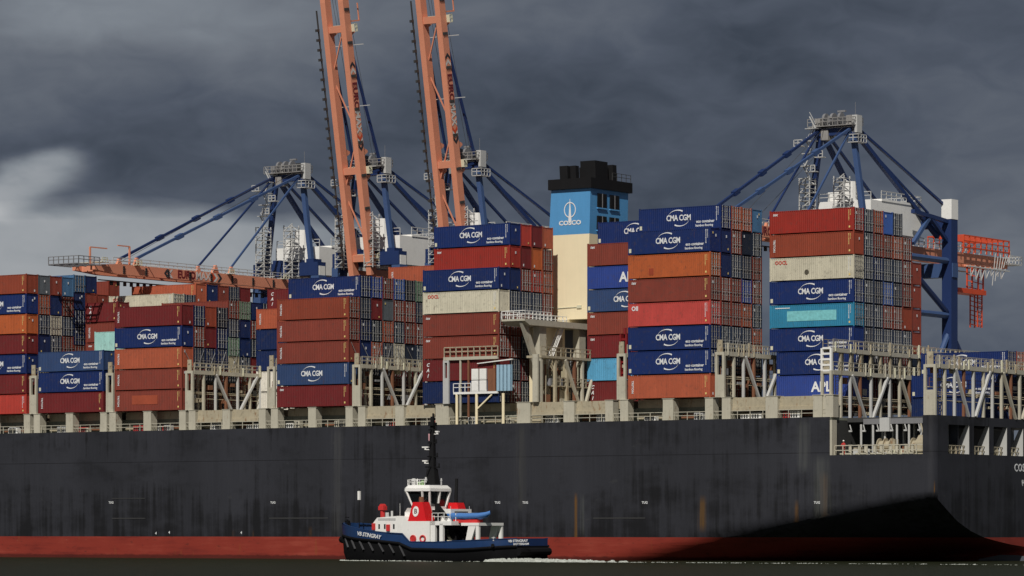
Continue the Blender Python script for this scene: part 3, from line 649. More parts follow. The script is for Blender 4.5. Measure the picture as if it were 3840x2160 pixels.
def bay(where, px, row0, ht, cols, z=ZB, edge='fore', L=CL, du=0.0):
    """px = photo column of the fore (or aft) lower corner of the first row; cols = {row: 'tokens bottom to top'}"""
    u = UU(px, row0*2.5)+(CL/2 if edge == 'fore' else -CL/2)+du
    for row, toks in cols.items():
        zz = z
        for tier, tk in enumerate(toks.split()):
            if tk == '.': zz += ht; continue
            hh = ht*.895 if '-' in tk else ht
            if '<' in tk: container(u-CL/4, row*2.5, zz, tk[0], tk[1:], tier, row, where, hh, CL/2)     # twenty-foot box, fore half
            elif '/' in tk:        # a twenty-foot box on the aft half
                container(u+CL/4, row*2.5, zz, tk[0], tk[1:], tier, row, where, hh, CL/2)
            else: container(u+(1.0 if '>' in tk else 0), row*2.5, zz, tk[0], tk[1:], tier, row, where, hh)
            zz += hh
    return u
U = {}
U[1] = bay('sixth bay ahead of funnel', 99, 0, 2.82, {
  0: 'rS DS B DS oS B ES', 1: 'R+ n+ n+ b n+ O+ g', 2: 'n+ R+ n+ n+ W+ b R', 3: 'R+ n+ R+ R+ n+ R+ I', 4: 'n+- R+- n+- R+- b+- b+- b- I+-', 5: 'R+- n+- R+- n+- R+- R+- R- b-', 6: 'n+- R+- n+- R+- n+- R+- R-', 1+6: 'R+ R+ n+ R+ n+ n+ R'}, edge='aft')
U[2] = bay('fifth bay ahead of funnel', 265, 0, 2.88, {
  0: 'DSv B AqL', 1: 'R+ n+ R+', 2: 'n+ n+ R+ C/', 4: 'R- R- R- R+St- RSv DSc<', 6: 'R R n R R W+SO', 7: 'R+ R+ n+ R+ R+ n+', 8: 'R- R- R- R- R R+ OS', 9: 'R- R- R- R- R R+ b', 10: 'R- R- R- R- R R+ R', 11: 'R- R- R- R- R n+ n+', 12: 'R- R- R- R- R R D'}, du=-CL/2)
U[3] = bay('fourth bay ahead of funnel', 555, 0, 2.89, {
  0: 'RSvk RSv OSv B DSv', 1: 'n+ R+ n+ R+ b+', 2: 'R+ n+ b+ D E', 3: 'n+ R+ b+ b+ N+', 4: 'R+- n+- y- G+- n+- R+-', 5: 'n+- R+- n+- b- b- G+-', 6: 'R+- D+- D- n+- R+- b-', 7: 'n+- n+- R+- D- R+- b+-'}, du=-CL/2)
U['3b'] = bay('third bay ahead of funnel', 961, 6, 2.9, {6: 'wS wS b b OSv', 7: 'w w b b R DSc', 8: 'R R b b R D'})
U[4] = bay('second bay ahead of funnel', 1172, 0, 2.9, {
  0: 'DSt AqLe RSv RSv+ ESv+', 1: 'R+ n+ b b+ n+ B+', 2: 'n+ n+ O+ N+ D U+', 3: 'R+ n+ n+ O+ g R+', 4: 'n+ R+ W+ n+ R+ K+', 5: 'R+ R+ N R+ R+ N+', 6: 'n+ R+ n+ R+ n+ G+', 7: 'R n R+ n+ R+ n+', 10: 'R R R R R R OSv'}, du=-CL/2)
U[5] = bay('first bay ahead of funnel', 1727, 0, 2.9, {
  0: 'b+ DSc R+St R+St WSO B', 1: 'R+ n+ R+ R+ n+ b VSt B', 2: 'n+ R+ n+ R+ n+ R+ D r', 3: 'R+ n+ R+ n+ n+ r+ o D', 4: 'n+ n+ R+ n+ R+ O+ R+ O'}, du=-CL/2)
U[6] = bay('first bay aft of funnel', 2202, 5, 2.98, {5: 'DSc L DSt RSt AqL USa RSt', 6: 'R R R R R R R B', })
U[7] = bay('second bay aft of funnel', 2664, 0, 2.99, {
  0: 'OSv B+ B+ s+Si R+St o+Sh B', 1: 'n+ n+ n+ R+ R+ b b B+', 2: 'R+ n+ n+ R+ R+ n+ R+ O+', 3: 'n+ R+ n+ O+ U+ n+ N O+', 4: 'n+ n+ O+ n+ R+ R+ n+ I'}, edge='aft')
U[8] = bay('third bay aft of funnel', 2886, 4, 2.93, {
  4: 'USa> B> B T+Sp B+ W+SOm ESv V+St', 5: 'n+ n+ n+ n+ n+ n+ n+ n+', 6: 'R+ n+ n+ n+ n+ b+ R+ O+', 7: 'n+ R+ n+ R+ K+ n+ R+ K', 8: 'R+ n+ n+ R+ n+ n+ O+ n+', 9: 'n+ R+ n+ E R+ R+ R+', 10: 'R n R R R R'})
U[9] = bay('fourth bay aft of funnel', 3418, 8, 2.86, {8: 'b B', 9: 'b b B+', 10: 'n+ n+ O+', 11: 'n+ R+ n+', 12: 'R+ n+ R+'}, z=ZD)
for k in U: U[k] = float(U[k])
if HID.f:
    o = HID.build('buried_containers', mat('buried_container_paint', (.10, .045, .035, 1), .6)); o.matrix_world = M; tag(o, 'brown red containers buried deep inside the deck stacks', 'container', kind='stuff')

# hatch covers below the bays
for k in (1, 2, 3, 4, 7): hatch(U[k]-6.1, U[k]+6.1)
hatch(U[5]-6.1, min(U[5]+6.1, -36.0)); 
b = MB(); b.box(-36.0, U[5]+6.05, 2.5, 15, ZB-1.05, ZB-.01); b.build('hatch_cover', BEIGE, ship)
hatch(U['3b']-6.0, U['3b']+6.1); hatch(U[4]+7.9, U[5]-6.3); hatch(U[8]-6.1, U[8]+6.2)
b = MB(); b.box(U[6]-6.1, U[6]+6.1, 2.5, 46, ZB-1.05, ZB-.01); b.build('hatch_cover', BEIGE, ship)

# ------------------------------------------------------------------ lashing bridges
def lashing_bridge(uc, zb, ztop, v0=.1, v1=46, mid=None, upper=None, wide=1.3, posts_from=0, lab=None):
    g = bpy.data.objects.new('lashing_bridge', None); COL.objects.link(g); g.parent = ship; g.location = (uc, 0, 0)
    w = wide/2
    # outboard end plate with its long slot
    for s in (w-.10,):
        e = MB(); H = ztop-zb
        e.box(-w, -w+.30, v0, v0+.35, zb, ztop); e.box(w-.30, w, v0, v0+.35, zb, ztop)
        e.box(-w+.30, w-.30, v0+.05, v0+.30, zb, zb+H*.50); e.box(-w+.30, w-.30, v0+.05, v0+.30, ztop-.35, ztop)
        e.build('end_plate', BEIGEC, g)
        e = MB(); e.box(-w*.5, w*.5, v0+.08, v0+.26, ztop, ztop+1.5); e.tube((0, v0+.02, ztop+1.0), (0, v0+.3, ztop+1.0), .16, 10); e.build('end_post', BEIGE, g)
    n = int((v1-v0)/2.5)
    for i in range(1, n+1):
        v = v0+i*2.5+random.uniform(-.15, .15)
        c = MB(); t = .15 if i % 2 else .12
        c.box(w-.34, w-.02, v-t, v+t, zb, ztop-.3)
        if i % 2: c.box(-w+.02, -w+.28, v-t, v+t, zb, ztop-.3)
        c.build('column', RUSTY if (i % 5 == 3) else (BEIGEC if i % 2 else LGREY), g)
    lev = [ztop]+([mid] if mid else [])+([upper] if upper else [])
    for z in lev:
        if z == mid:                                    # inner catwalk: a narrow grating against the far side
            p = MB(); p.box(-w, -w+.55, v0+.4, v1, z-.08, z); p.build('walkway', BEIGE, g)
            rl = MB(); railing(rl, [(-w+.5, v0+.5, z), (-w+.5, v1, z)], 1.05, 1.7, .025); rl.build('railing', RUSTY, g)
            continue
        p = MB(); p.box(-w, w, v0+.4, v1, z-.12, z); p.box(w-.09, w+.03, v0+.4, v1, z-.46, z+.06); p.box(-w-.03, -w+.09, v0+.4, v1, z-.40, z+.06); p.build('walkway', BEIGEC, g)
        rl = MB(); railing(rl, [(w-.05, v0+.5, z), (w-.05, v1, z)], 1.1, 1.25, .032); rl.build('railing', BEIGEC, g)
        rl = MB(); railing(rl, [(-w+.05, v0+.5, z), (-w+.05, v1, z)], 1.1, 1.25, .03); rl.build('railing', BEIGE, g)
        for i in range(int((v1-v0)/1.25)):
            if random.random() < .5:
                v = v0+.9+i*1.25; l = MB(); l.box(w-.02, w+.14, v-.10, v+.10, z-.35, z+random.uniform(.5, 1.35)); l.build('lashing_post', random.choice((BEIGE, BEIGEC, BEIGE, PLATE)), g)
    if upper:
        for i in range(1, n+1):
            v = v0+i*2.5; c = MB(); c.box(w-.32, w-.04, v-.15, v+.15, ztop+.06, upper-.4); c.build('column', BEIGE, g)
            c = MB(); c.box(-w+.04, -w+.3, v-.15, v+.15, ztop+.06, upper-.4); c.build('column', BEIGEC, g)
        e = MB(); e.box(-w, -w+.25, v0, v0+.35, ztop, upper); e.box(w-.25, w, v0, v0+.35, ztop, upper)
        for k in range(5): e.box(-w+.25, w-.25, v0+.02, v0+.33, lerp(ztop, upper, k/4)-.12, lerp(ztop, upper, k/4)+.12)
        e.build('end_plate', WHITE, g)
    # V braces
    for k in range(int((v1-v0)/12)):
        a = v0+5.0+k*12.5
        for p_, q_ in ((a, a+3.4), (a+9.0, a+5.2)):
            c = MB(); c.bar((w+.02, p_, ztop-.4), (w+.02, q_, zb+.05), .34, .30); c.build('brace', LGREY if k == 0 else BEIGEC, g)
    # lashing gear, cables and rusty junk slung under the walkway
    for k in range(int((v1-v0)/1.6)):
        v = v0+1.2+k*1.6; z = lerp(zb, ztop, random.uniform(.05, .85))
        j = MB(); j.box(-.3, .3, v-.5, v+.4, z, z+random.uniform(.2, .8)); j.build('gear_box', random.choice((RUSTY, BEIGE, MGREY, DARKSTEEL)), g)
    for z in (lerp(zb, ztop, .42), lerp(zb, ztop, .46), lerp(zb, ztop, .30)):
        c = MB(); c.tube((w-.4, v0+.4, z), (w-.4, v1, z), .05, 5); c.build('cable_run', BEIGE, g)
    c = MB()
    for s in (-.22, .22): c.bar((s-w+.5, v0+3.2, zb), (s-w+.5, v0+3.2, ztop), .06)
    for k in range(int((ztop-zb)/.35)): c.bar((-.22-w+.5, v0+3.2, zb+k*.35), (.22-w+.5, v0+3.2, zb+k*.35), .05)
    c.build('ladder', BEIGE, g)
    return g
zt = ZB+5.55
def gap(a, c): return (U[a]+U[c])/2
lashing_bridge(gap(1, 2), ZB, zt-.2, v1=30, mid=ZB+2.6)
lashing_bridge(gap(2, 3), ZB, zt-.15, v1=30, mid=ZB+2.6)
lashing_bridge(U[3]+6.0+1.15, ZB, zt-.2, mid=ZB+2.5)
lashing_bridge(U[4]-6.0-1.1, ZB, zt, v1=30, mid=ZB+2.5)
lashing_bridge(U[4]+6.0+1.15, ZB, zt-.1, mid=ZB+2.5)
lashing_bridge(U[7]-6.0-1.1, ZB, zt+.2, v1=12.2)
lashing_bridge(U[7]+6.0+1.25, ZB, zt, mid=ZB+2.7)
uh = UU(3092, .1)
lashing_bridge(uh+.2, ZD-.02, ZB+2.9, mid=ZD+.9, upper=ZB+5.6, wide=1.5)
ui = UU(3498, .1)
lashing_bridge(UT-.85, ZD-.02, ZD+6.0, mid=ZD+3.4, wide=1.6)
# lashing rods crossing the door ends just above the bridges
def rods(u, rows, z0, z1):
    for r in rows:
        for a, c in ((.25, 2.0), (2.2, .5)):
            if random.random() < .35: continue
            b = MB(); b.bar((u+.35, r*2.5+a, z0), (u+.06, r*2.5+c+random.uniform(-.2, .2), z1-random.uniform(0, .5)), .05); b.build('lashing_rod', random.choice((MGREY, BARD, BAR)), ship)
rods(U[4]+6, range(0, 6), zt, zt+3.0); rods(U[3]+6, range(0, 6), zt, zt+2.9); rods(U[7]+6, range(0, 5), zt, zt+3.1)
# red ventilation mast by the bay aft of the funnel
um = U[7]-7.1
b = MB(); b.box(um-.55, um+.55, .6, 1.5, ZB+2.6, ZB+3.0); b.box(um-.55, um-.32, .6, 1.5, ZB+2.9, ZB+8.2); b.box(um+.32, um+.55, .6, 1.5, ZB+2.9, ZB+8.2)
for k in range(4): b.box(um-.34, um+.34, .7, 1.4, ZB+3.2+k*1.4, ZB+3.5+k*1.4)
b.tube((um, 1.0, ZB+8.2), (um, 1.0, ZB+9.0), .2, 10); b.build('vent_mast', mat('maroon_red_paint', (.20, .012, .014, 1), .5), ship)

# ------------------------------------------------------------------ engine casing, funnel and deckhouse
def casing():
    V0 = 15.5; u0, u1 = UU(2043, V0), UU(2203, V0); ut0, ut1 = UU(2068, V0+.1), UU(2215, V0+.1); ua = u1
    zc0, zb_, ztp = ZZ(1195, u1, V0), ZZ(876, u1, V0), ZZ(705, u1, V0)
    v1 = V0+9.2
    def lv(z): t = (z-zc0)/(ztp-zc0); return lerp(u0, ut0, t), lerp(u1, ut1, t)
    (a0, a1), (b0, b1), (c0, c1) = lv(zc0), lv(zb_), lv(ztp)
    g = MB(); g.frust(a0, a1, V0, v1, zc0, b0, b1, V0+.03, v1, zb_); g.build('engine_casing', CREAM, ship)
    f = bpy.data.objects.new('funnel', None); COL.objects.link(f); f.parent = ship
    g = MB(); g.frust(b0, b1, V0+.03, v1, zb_+.004, c0, c1, V0+.06, v1, ztp); g.build('funnel_shell', FBLUE, f)
    g = MB(); g.box(c0-.25, c1+.35, V0-.35, v1+.5, ztp, ztp+1.35); g.build('smoke_band', BLACK, f)
    for (a, b_, c, d, h) in ((.10, .30, 1.2, 2.2, 1.9), (.33, .47, 1.6, 2.4, 1.9), (.42, .80, 3.2, 6.2, 2.6), (.2, .5, 5.0, 6.4, 2.0), (.72, .86, 6.9, 7.8, 2.3)):
        g = MB(); ux0, ux1 = lerp(c0, c1, a), lerp(c0, c1, b_); g.frust(ux0, ux1, V0+c, V0+d, ztp+1.35, ux0-.1, ux1-.1, V0+c, V0+d, ztp+1.35+h); g.build('exhaust_pipe', BLACK, f)
    rl = MB(); railing(rl, [(c1+.2, V0+5, ztp+1.35), (c1+.2, v1+.3, ztp+1.35)], 1.0, 1.0, .03); rl.build('railing', DARKSTEEL, f)
    # louvred openings on the aft side
    for vv in (V0+1.7, V0+4.7):
        for zt_ in (ZZ(728, u1, V0+3), ZZ(812, u1, V0+3)):
            w = MB(); x = lerp(a1, c1, .9)
            w.box(x-.2, x+.16, vv, vv+2.1, zt_-1.85, zt_); w.build('louvre', BLACK, f)
            w = MB(); w.box(x, x+.2, vv+.98, vv+1.12, zt_-1.85, zt_)
            w.build('mullion', MGREY, f)
            w = MB(); w.box(x-.1, x+.19, vv-.08, vv+2.18, zt_-2.02, zt_-1.85); w.build('sill', FBLUE, f)
    # emblem on the port side: ring, spire and letters
    uc = (b0+b1)/2+.15; ze = ZZ(787, uc, V0)
    e = MB(); n = 28; r0, r1 = .80, .93
    P = [(math.cos(2*math.pi*i/n)*r, math.sin(2*math.pi*i/n)*r*1.12) for i in range(n) for r in (r0, r1)]
    e.add([(x, y, .01) for x, y in P], [(2*i, 2*i+1, (2*i+3) % (2*n), (2*i+2) % (2*n)) for i in range(n)])
    e.prism([(-.26, -1.6), (.26, -1.6), (.02, 1.45), (-.02, 1.45)], 'z', 0, .012)
    em = e.mesh('emblem', PRINT); obj('emblem', em, f, mtx=T(uc, V0-.005, ze) @ PORT)
    tm = text_mesh('COSCO', .95, PRINT, .04, .008, 1.0); xs = [v.co.x for v in tm.vertices]; k = 3.5/(max(xs)-min(xs))
    obj('lettering', tm, f, mtx=T(uc, V0-.005, ze-1.72) @ PORT @ Matrix.Diagonal((k, .85, 1, 1)))
    p = MB(); zz = zc0+1.5; p.bar((a0+1.2, V0-.05, zz), (a1-1.2, V0-.05, zz+.1), .10); p.box(a0+.9, a0+1.5, V0-.15, V0, zz-.15, zz+.2); p.box(a1-1.6, a1-.9, V0-.15, V0, zz-.1, zz+.3); p.build('wall_pipe', PLATE, ship)
    # raised wing deck running athwartships, its brackets and the block below
    uf, ub = -31.2, -27.6; zp = ZZ(1198, uf, 0)
    d = MB(); d.prism([(0, zp-.25), (1.1, zp-.75), (21, zp-.75), (21, zp), (0, zp)], 'x', uf, ub); d.build('wing_deck', BEIGEC, ship)
    d = MB(); railing(d, [(uf, .1, zp), (ub, .1, zp)], 1.05, .9, .04); railing(d, [(ub, .1, zp), (ub, 6, zp)], 1.05, .9, .04); railing(d, [(uf, .1, zp), (uf, 15, zp)], 1.05, .9, .045); d.build('wing_railing', WHITE, ship)
    d = MB(); d.prism([(.2, zp-.4), (1.5, zp-.75), (4.6, zp-6.3), (3.6, zp-6.3)], 'x', ub-1.0, ub-.55); d.build('bracket', BEIGEC, ship)
    for v in (4.0, 13.2):
        d = MB(); d.box(ub-1.4, ub-.4, v, v+1.5, ZD, zp-.75); d.build('deckhouse_column', BEIGEC, ship)
    d = MB(); d.box(uf+.1, ub-1.6, 6.2, 11.6, ZD, zp-.76); d.build('deckhouse', CREAM, ship)
    d = MB(); d.box(uf+.1, uf+.4, 11.6, 21, ZD, zp-.76); d.build('recess_wall', MGREY, ship)  # grey instead of cream: the recess shade is put into the wall colour
    d = MB(); d.box(uf-4.2, uf+.05, 15.3, 25, ZD, zc0); d.build('casing_trunk', CREAM, ship)
    d = MB(); d.box(uf+.05, ub-1.65, 21.1, 26, ZD, zc0); d.build('casing_trunk', CREAM, ship)
    d = MB(); d.box(ub-1.62, ub-1.5, 8.9, 10.9, zp-6.0, zp-2.0); d.build('deckhouse_door', BEIGE, ship)
    d = MB(); d.box(ub-1.62, ub-1.52, 8.2, 9.6, ZB+1.2, ZB+2.6); d.build('deckhouse_window', GLASS, ship)
    d = MB(); d.box(ub-1.62, ub-1.52, 10.2, 11.1, ZB-1.2, ZB+1.0); d.build('deckhouse_window', GLASS, ship)
    # stair up to the wing
    st = MB()
    for s in (-.4, .4): st.bar((ub-.9+s, 6.0, zp-6.2), (ub-.9+s, 9.6, zp-.8), .22, .1)
    for k in range(18): st.box(ub-1.3, ub-.5, 6.0+k*.2, 6.2+k*.2, zp-6.2+k*.3, zp-6.15+k*.3)
    st.build('stair', WHITE, ship)
    st = MB(); railing(st, [(ub-.45, 6.0, zp-6.2), (ub-.45, 9.6, zp-.8)], 1.0, 1.0, .035); st.build('stair_railing', WHITE, ship)
    st = MB()
    for s in (-.35, .35): st.bar((ub+.5+s, 8.6, ZB), (ub+.5+s, 5.8, zp-6.5), .2, .1)
    for k in range(13): st.box(ub+.15, ub+.85, 8.5-k*.21, 8.7-k*.21, ZB+k*.26, ZB+.05+k*.26)
    st.build('stair', PLATE, ship)
    # working platforms with posts, rails and braces aft of the block
    z1 = ZZ(1338, ub, 5)
    d = MB(); d.box(ub-.4, ub+1.9, 1.0, 14.6, z1-.3, z1); d.build('working_platform', BEIGE, ship)
    d = MB(); railing(d, [(ub+1.85, 1.0, z1), (ub+1.85, 14.6, z1)], 1.1, 1.1, .05); d.build('platform_railing', BEIGE, ship)
    for v, m in ((1.1, BEIGEC), (4.3, BEIGE), (7.0, BEIGE), (8.8, RUSTY), (10.6, BEIGEC), (13.0, BEIGEC)):
        d = MB(); d.box(ub+1.45, ub+1.8, v, v+.38, ZB-.02, z1-.3); d.build('platform_post', m, ship)
    d = MB(); d.box(ub+1.2, ub+2.0, -.02, .34, ZB-.01, z1+.1); d.build('platform_post', BEIGEC, ship)
    for a, c in ((6.4, 9.6), (13.8, 11.2)):
        d = MB(); d.bar((ub+1.9, a, z1-.4), (ub+1.9, c, ZB), .36, .3); d.build('platform_brace', BEIGEC, ship)
    z2 = ZB+2.2
    d = MB(); d.box(ub-.4, ub+1.7, 4.4, 14.0, z2-.12, z2); railing(d, [(ub+1.7, 4.4, z2), (ub+1.7, 14, z2)], 1.0, 1.2, .04); d.build('working_platform', BEIGE, ship)
    for k in range(9):
        v = random.uniform(2.2, 13); z = random.choice((ZB, z2)); d = MB(); w = random.uniform(.6, 1.3); d.box(ub+.1, ub+1.1, v, v+w, z, z+random.uniform(.7, 1.7)); d.build('equipment_box', random.choice((BEIGE, BEIGEC, RUSTY, MGREY, PLATE)), ship)
    for k in range(34):
        v = random.uniform(1.8, 14.2); x = ub+random.uniform(-1.2, 1.6); zlo = random.choice((ZB, ZB, z2)); zhi = min(z1-.3, zlo+random.uniform(1.0, 5.5))
        d = MB(); d.tube((x, v, zlo), (x, v+random.uniform(-.1, .1), zhi), random.uniform(.04, .12), 6)
        if random.random() < .4: d.tube((x, v, zhi), (x, v+random.uniform(.6, 2.0), zhi), .06, 6)
        d.build('pipe', random.choice((BEIGE, BEIGEC, RUSTY, PLATE, MGREY)), ship)
    d = MB(); d.box(ub-1.4, ub+2.2, .5, 24, ZD, ZB-.02); d.build('deckhouse_base', BEIGE, ship)
casing()

def gallery():
    """open gallery outboard of the bay forward of the funnel: slotted post, railed walkway, small platform with lockers"""
    g = bpy.data.objects.new('side_gallery', None); COL.objects.link(g); g.parent = ship
    u0 = UU(1672, -.3); u1 = -31.6; zt_ = ZZ(1352, u0, 0)
    y0, y1 = -.32, -.06
    e = MB(); e.box(u0-.45, u0-.2, y0, y1, ZB-.01, zt_); e.box(u0+.2, u0+.45, y0, y1, ZB-.01, zt_); e.box(u0-.2, u0+.2, y0+.03, y1-.03, ZB-.01, ZB+3.3); e.box(u0-.2, u0+.2, y0+.03, y1-.03, zt_-.3, zt_); e.build('slotted_post', LGREY, g)
    w = MB(); w.box(u0-.4, u1, y0, y1, zt_, zt_+.4); w.build('walkway', BEIGEC, g)
    r = MB(); railing(r, [(u0-.3, y0+.1, zt_+.4), (u1, y0+.1, zt_+.4)], 1.25, .95, .06); r.build('railing', BEIGE, g)
    for px, m in ((1725, BEIGEC), (1755, RUSTY)):
        u = UU(px, -.3); p = MB(); p.box(u-.11, u+.11, y0+.05, y1, ZD+.9, zt_); p.build('post', m, g)
    zp = ZZ(1472, u0, 0); up0 = UU(1700, -.3)
    p = MB(); p.box(up0, u1, y0, -.03, zp-.28, zp); p.build('platform', WHITE, g)
    r = MB(); railing(r, [(up0, y0+.06, zp), (UU(1765, -.3), y0+.06, zp)], 1.1, .8, .04); r.build('platform_railing', WHITE, g)
    for i, px in enumerate((1768, 1798)):
        for k in range(2):
            u = UU(px, -.3); b = MB(); b.box(u, u+1.02, y0+.02, -.04, zp+.02+k*1.5, zp+1.44+k*1.5); b.box(u+.1, u+.92, y0, y0+.03, zp+.14+k*1.5, zp+1.3+k*1.5); b.build('locker', WHITE, g)
    u = UU(1829, -.3); b = MB(); b.box(u, u+1.15, y0+.04, -.04, zp+.02, zp+2.9); b.build('locker_frame', RUSTY, g)
    u = UU(1862, -.3)
    b = MB(); corrug(b, u, u+2.3, zp+.02, zp+3.35, y0+.02, y0+.1, 4); b.box(u, u+2.3, y0+.1, -.03, zp+.02, zp+3.35); b.build('blue_shelter', mat('pale_blue_paint', (.30, .46, .58, 1), .6, var=.12, rust=.1), g)
    b = MB(); b.prism([(UU(1790, -.3), zp+3.55), (UU(1920, -.3), zp+3.95), (UU(1920, -.3), zp+4.1), (UU(1790, -.3), zp+3.65)], 'y', y0-.05, -.02); b.build('awning', WHITE, g)
    for px in (1711, 1785, 1885):
        u = UU(px, -.3); p = MB(); p.tube((u, y0+.15, ZD-.02), (u, y0+.15, zp-.28), .19, 10); p.build('post', CREAM, g)
    u = UU(1785, -.3); p = MB(); p.bar((u, y0+.15, zp-2.3), (u+2.4, y0+.15, zp-.4), .18); p.build('knee_brace', CREAM, g)
gallery()

# ------------------------------------------------------------------ quay cranes
VQ = 54.0
APEXG = mat('weathered_grey_steel', (.27, .26, .25, 1), .6, var=.25, rust=.15)
def crane(px, label, raised, boom=45.5, dg=0.0, da=0.0):
    uq = UU(px, VQ)
    c = thing('quay_crane', label, 'crane', M @ T(uq, VQ, QZ), 'ship to shore cranes on the quay')
    z0 = -QZ                                           # local z of the water
    ZG = 41.9+z0+dg; ZA = 58.6+z0+da; gauge = 22.5; hw = 5.6; bw = 1.65
    def part(name, mb, m, parent=None, smooth=False): return mb.build(name, m, parent or c, smooth)
    # portal legs, sills and bogies
    for y in (0, gauge):
        for s in (-1, 1):
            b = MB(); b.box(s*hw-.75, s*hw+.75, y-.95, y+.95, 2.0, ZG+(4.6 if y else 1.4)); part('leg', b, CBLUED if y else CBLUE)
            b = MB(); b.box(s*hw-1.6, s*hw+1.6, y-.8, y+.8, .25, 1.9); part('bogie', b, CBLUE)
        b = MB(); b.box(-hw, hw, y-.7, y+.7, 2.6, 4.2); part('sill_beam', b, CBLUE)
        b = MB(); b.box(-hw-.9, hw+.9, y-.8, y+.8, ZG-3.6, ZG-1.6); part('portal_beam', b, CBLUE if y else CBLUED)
    for s in (-1, 1):
        for zz in (ZG-9.0, ZG-1.3):
            b = MB(); b.tube((s*hw, 0, zz), (s*hw, gauge, zz), .45, 8); part('tie_beam', b, CBLUE)
        b = MB(); b.tube((s*hw, gauge, ZG-9.0), (s*hw, 8, ZG-1.6), .42, 8); part('brace', b, CBLUED)
        b = MB(); b.tube((s*hw, gauge, ZG-11), (s*hw, gauge+9, ZG-20), .42, 8); part('brace', b, CBLUED)
        b = MB(); b.tube((s*hw, gauge, ZG-11), (s*hw, gauge-9, ZG-22), .42, 8); part('brace', b, CBLUE)
        b = MB(); b.bar((s*hw, gauge, ZG+4.2), (s*hw, gauge-11, ZG+5.0), .6, .55); part('top_chord', b, CBLUED)
        b = MB(); b.bar((s*hw, gauge, ZG+1.0), (s*hw, gauge-6, ZG+4.6), .5); part('brace', b, CBLUED)
        b = MB(); b.bar((s*hw, gauge-11, ZG+.5), (s*hw, gauge-6, ZG+4.6), .5); part('brace', b, CBLUE)
        b = MB(); b.box(s*hw-.8, s*hw+.8, gauge-1.0, gauge+1.0, ZG+4.6, ZG+7.4); part('leg_cap', b, WHITE)
    b = MB(); b.box(-hw, hw, gauge-.5, gauge+.5, ZG+3.4, ZG+4.5); part('cross_beam', b, CBLUED)
    b = MB(); b.box(-hw-.6, hw+.6, -1.0, 1.0, ZG+1.4, ZG+3.4)
    for k in range(4): b.box(-hw+k*3.2, -hw+k*3.2+1.4, -1.0, 1.0, ZG+3.4, ZG+3.9)
    part('hinge_beam', b, CBLUED)
    b = MB(); b.box(hw+.62, hw+.70, -.75, .75, ZG+.6, ZG+2.8); part('notice_board', b, WHITE)
    # fixed girders over the portal and backreach
    for s in (-1, 1):
        b = MB(); b.box(s*bw-.45, s*bw+.45, -1.0, 47.5, ZG-.75, ZG+.75); part('girder', b, ORANGE)
    rl = MB(); railing(rl, [(bw+.9, 0, ZG+.85), (bw+.9, 47.5, ZG+.85)], 1.1, 1.6, .05); railing(rl, [(-bw-.9, 0, ZG+.85), (-bw-.9, 47.5, ZG+.85)], 1.1, 1.6, .05); part('girder_railing', rl, LGREY)
    b = MB()
    for k in range(8): b.box(-bw, bw, 4+k*6, 4.3+k*6, ZG-.7, ZG-.3)
    part('girder_tie', b, ORANGE)
    # backreach cage, festoon and hanging service tower
    cg = MB()
    for s in (-2.9, 2.9):
        for zz in (1.5, 2.4, 3.2): cg.bar((s, 32, ZG+zz), (s, 46.4, ZG+zz), .16)
        for k in range(9): cg.bar((s, 32+k*1.8, ZG+.8), (s, 32+k*1.8, ZG+3.2), .16)
    for k in range(9): cg.bar((-2.9, 32+k*1.8, ZG+3.2), (2.9, 32+k*1.8, ZG+3.2), .14)
    part('service_cage', cg, REDOR)
    fs = MB()
    for k in range(7): fs.bar((2.9, 34+k*1.6, ZG-1.0), (2.9, 34.3+k*1.6, ZG-2.6-.5*math.sin(k)), .13); fs.bar((2.9, 34.3+k*1.6, ZG-2.6-.5*math.sin(k)), (2.9, 35.6+k*1.6, ZG-1.0), .10)
    for s in (-2.9, 2.9): fs.bar((s, 33, ZG-1.2), (s, 46.5, ZG-1.2), .18)
    for k in range(7): fs.bar((2.9, 42+k*.9, ZG+1.0), (2.9, 41.0+k*.9, ZG-3.6+k*.7), .09)
    fs.box(-3.2, 3.2, 46.5, 50, ZG-.2, ZG); railing(fs, [(3.2, 46, ZG), (3.2, 50, ZG), (-3.2, 50, ZG)], 1.1, 1.0, .05)
    part('festoon_gallery', fs, LGREY)
    sp = MB()
    for (x, y) in ((-.9, 40.4), (.9, 40.4), (-.9, 42.0), (.9, 42.0)): sp.bar((x, y, ZG-.7), (x, y, ZG-4.3), .2)
    for k in range(4): sp.bar((-.9, 40.4, ZG-.9-k*.9), (.9, 42.0, ZG-1.5-k*.9), .12)
    sp.box(-1.2, 1.2, 33.5, 42.4, ZG-4.9, ZG-4.2); sp.bar((0, 34, ZG-4.8), (0, 34, ZG-6.0), .35)
    for (x, y) in ((-.6, 40.8), (.6, 40.8), (-.6, 42.2), (.6, 42.2)): sp.bar((x, y, ZG-4.7), (x, y, ZG-9.6), .17)
    for k in range(7): sp.bar((-.6, 40.8, ZG-5.0-k*.68), (.6, 42.2, ZG-5.5-k*.68), .12); sp.bar((.6, 40.8, ZG-5.2-k*.68), (.6, 42.2, ZG-5.2-k*.68), .12)
    part('service_tower', sp, REDOR)
    tr = MB(); tr.box(-2.4, 2.4, 12, 17, ZG-2.2, ZG-1.0); tr.box(-2.0, 2.0, 13, 16, ZG-3.0, ZG-2.2); part('trolley', tr, mat('olive_machinery', (.10, .10, .07, 1), .6))
    rp = MB()
    for y in (15.0, 16.2, 18.4, 19.2):
        for s in (-1.6, 1.6): rp.tube((s, y, ZG-3.0), (s, y, ZG-24), .035, 4)
    part('hoist_rope', rp, DARKSTEEL)
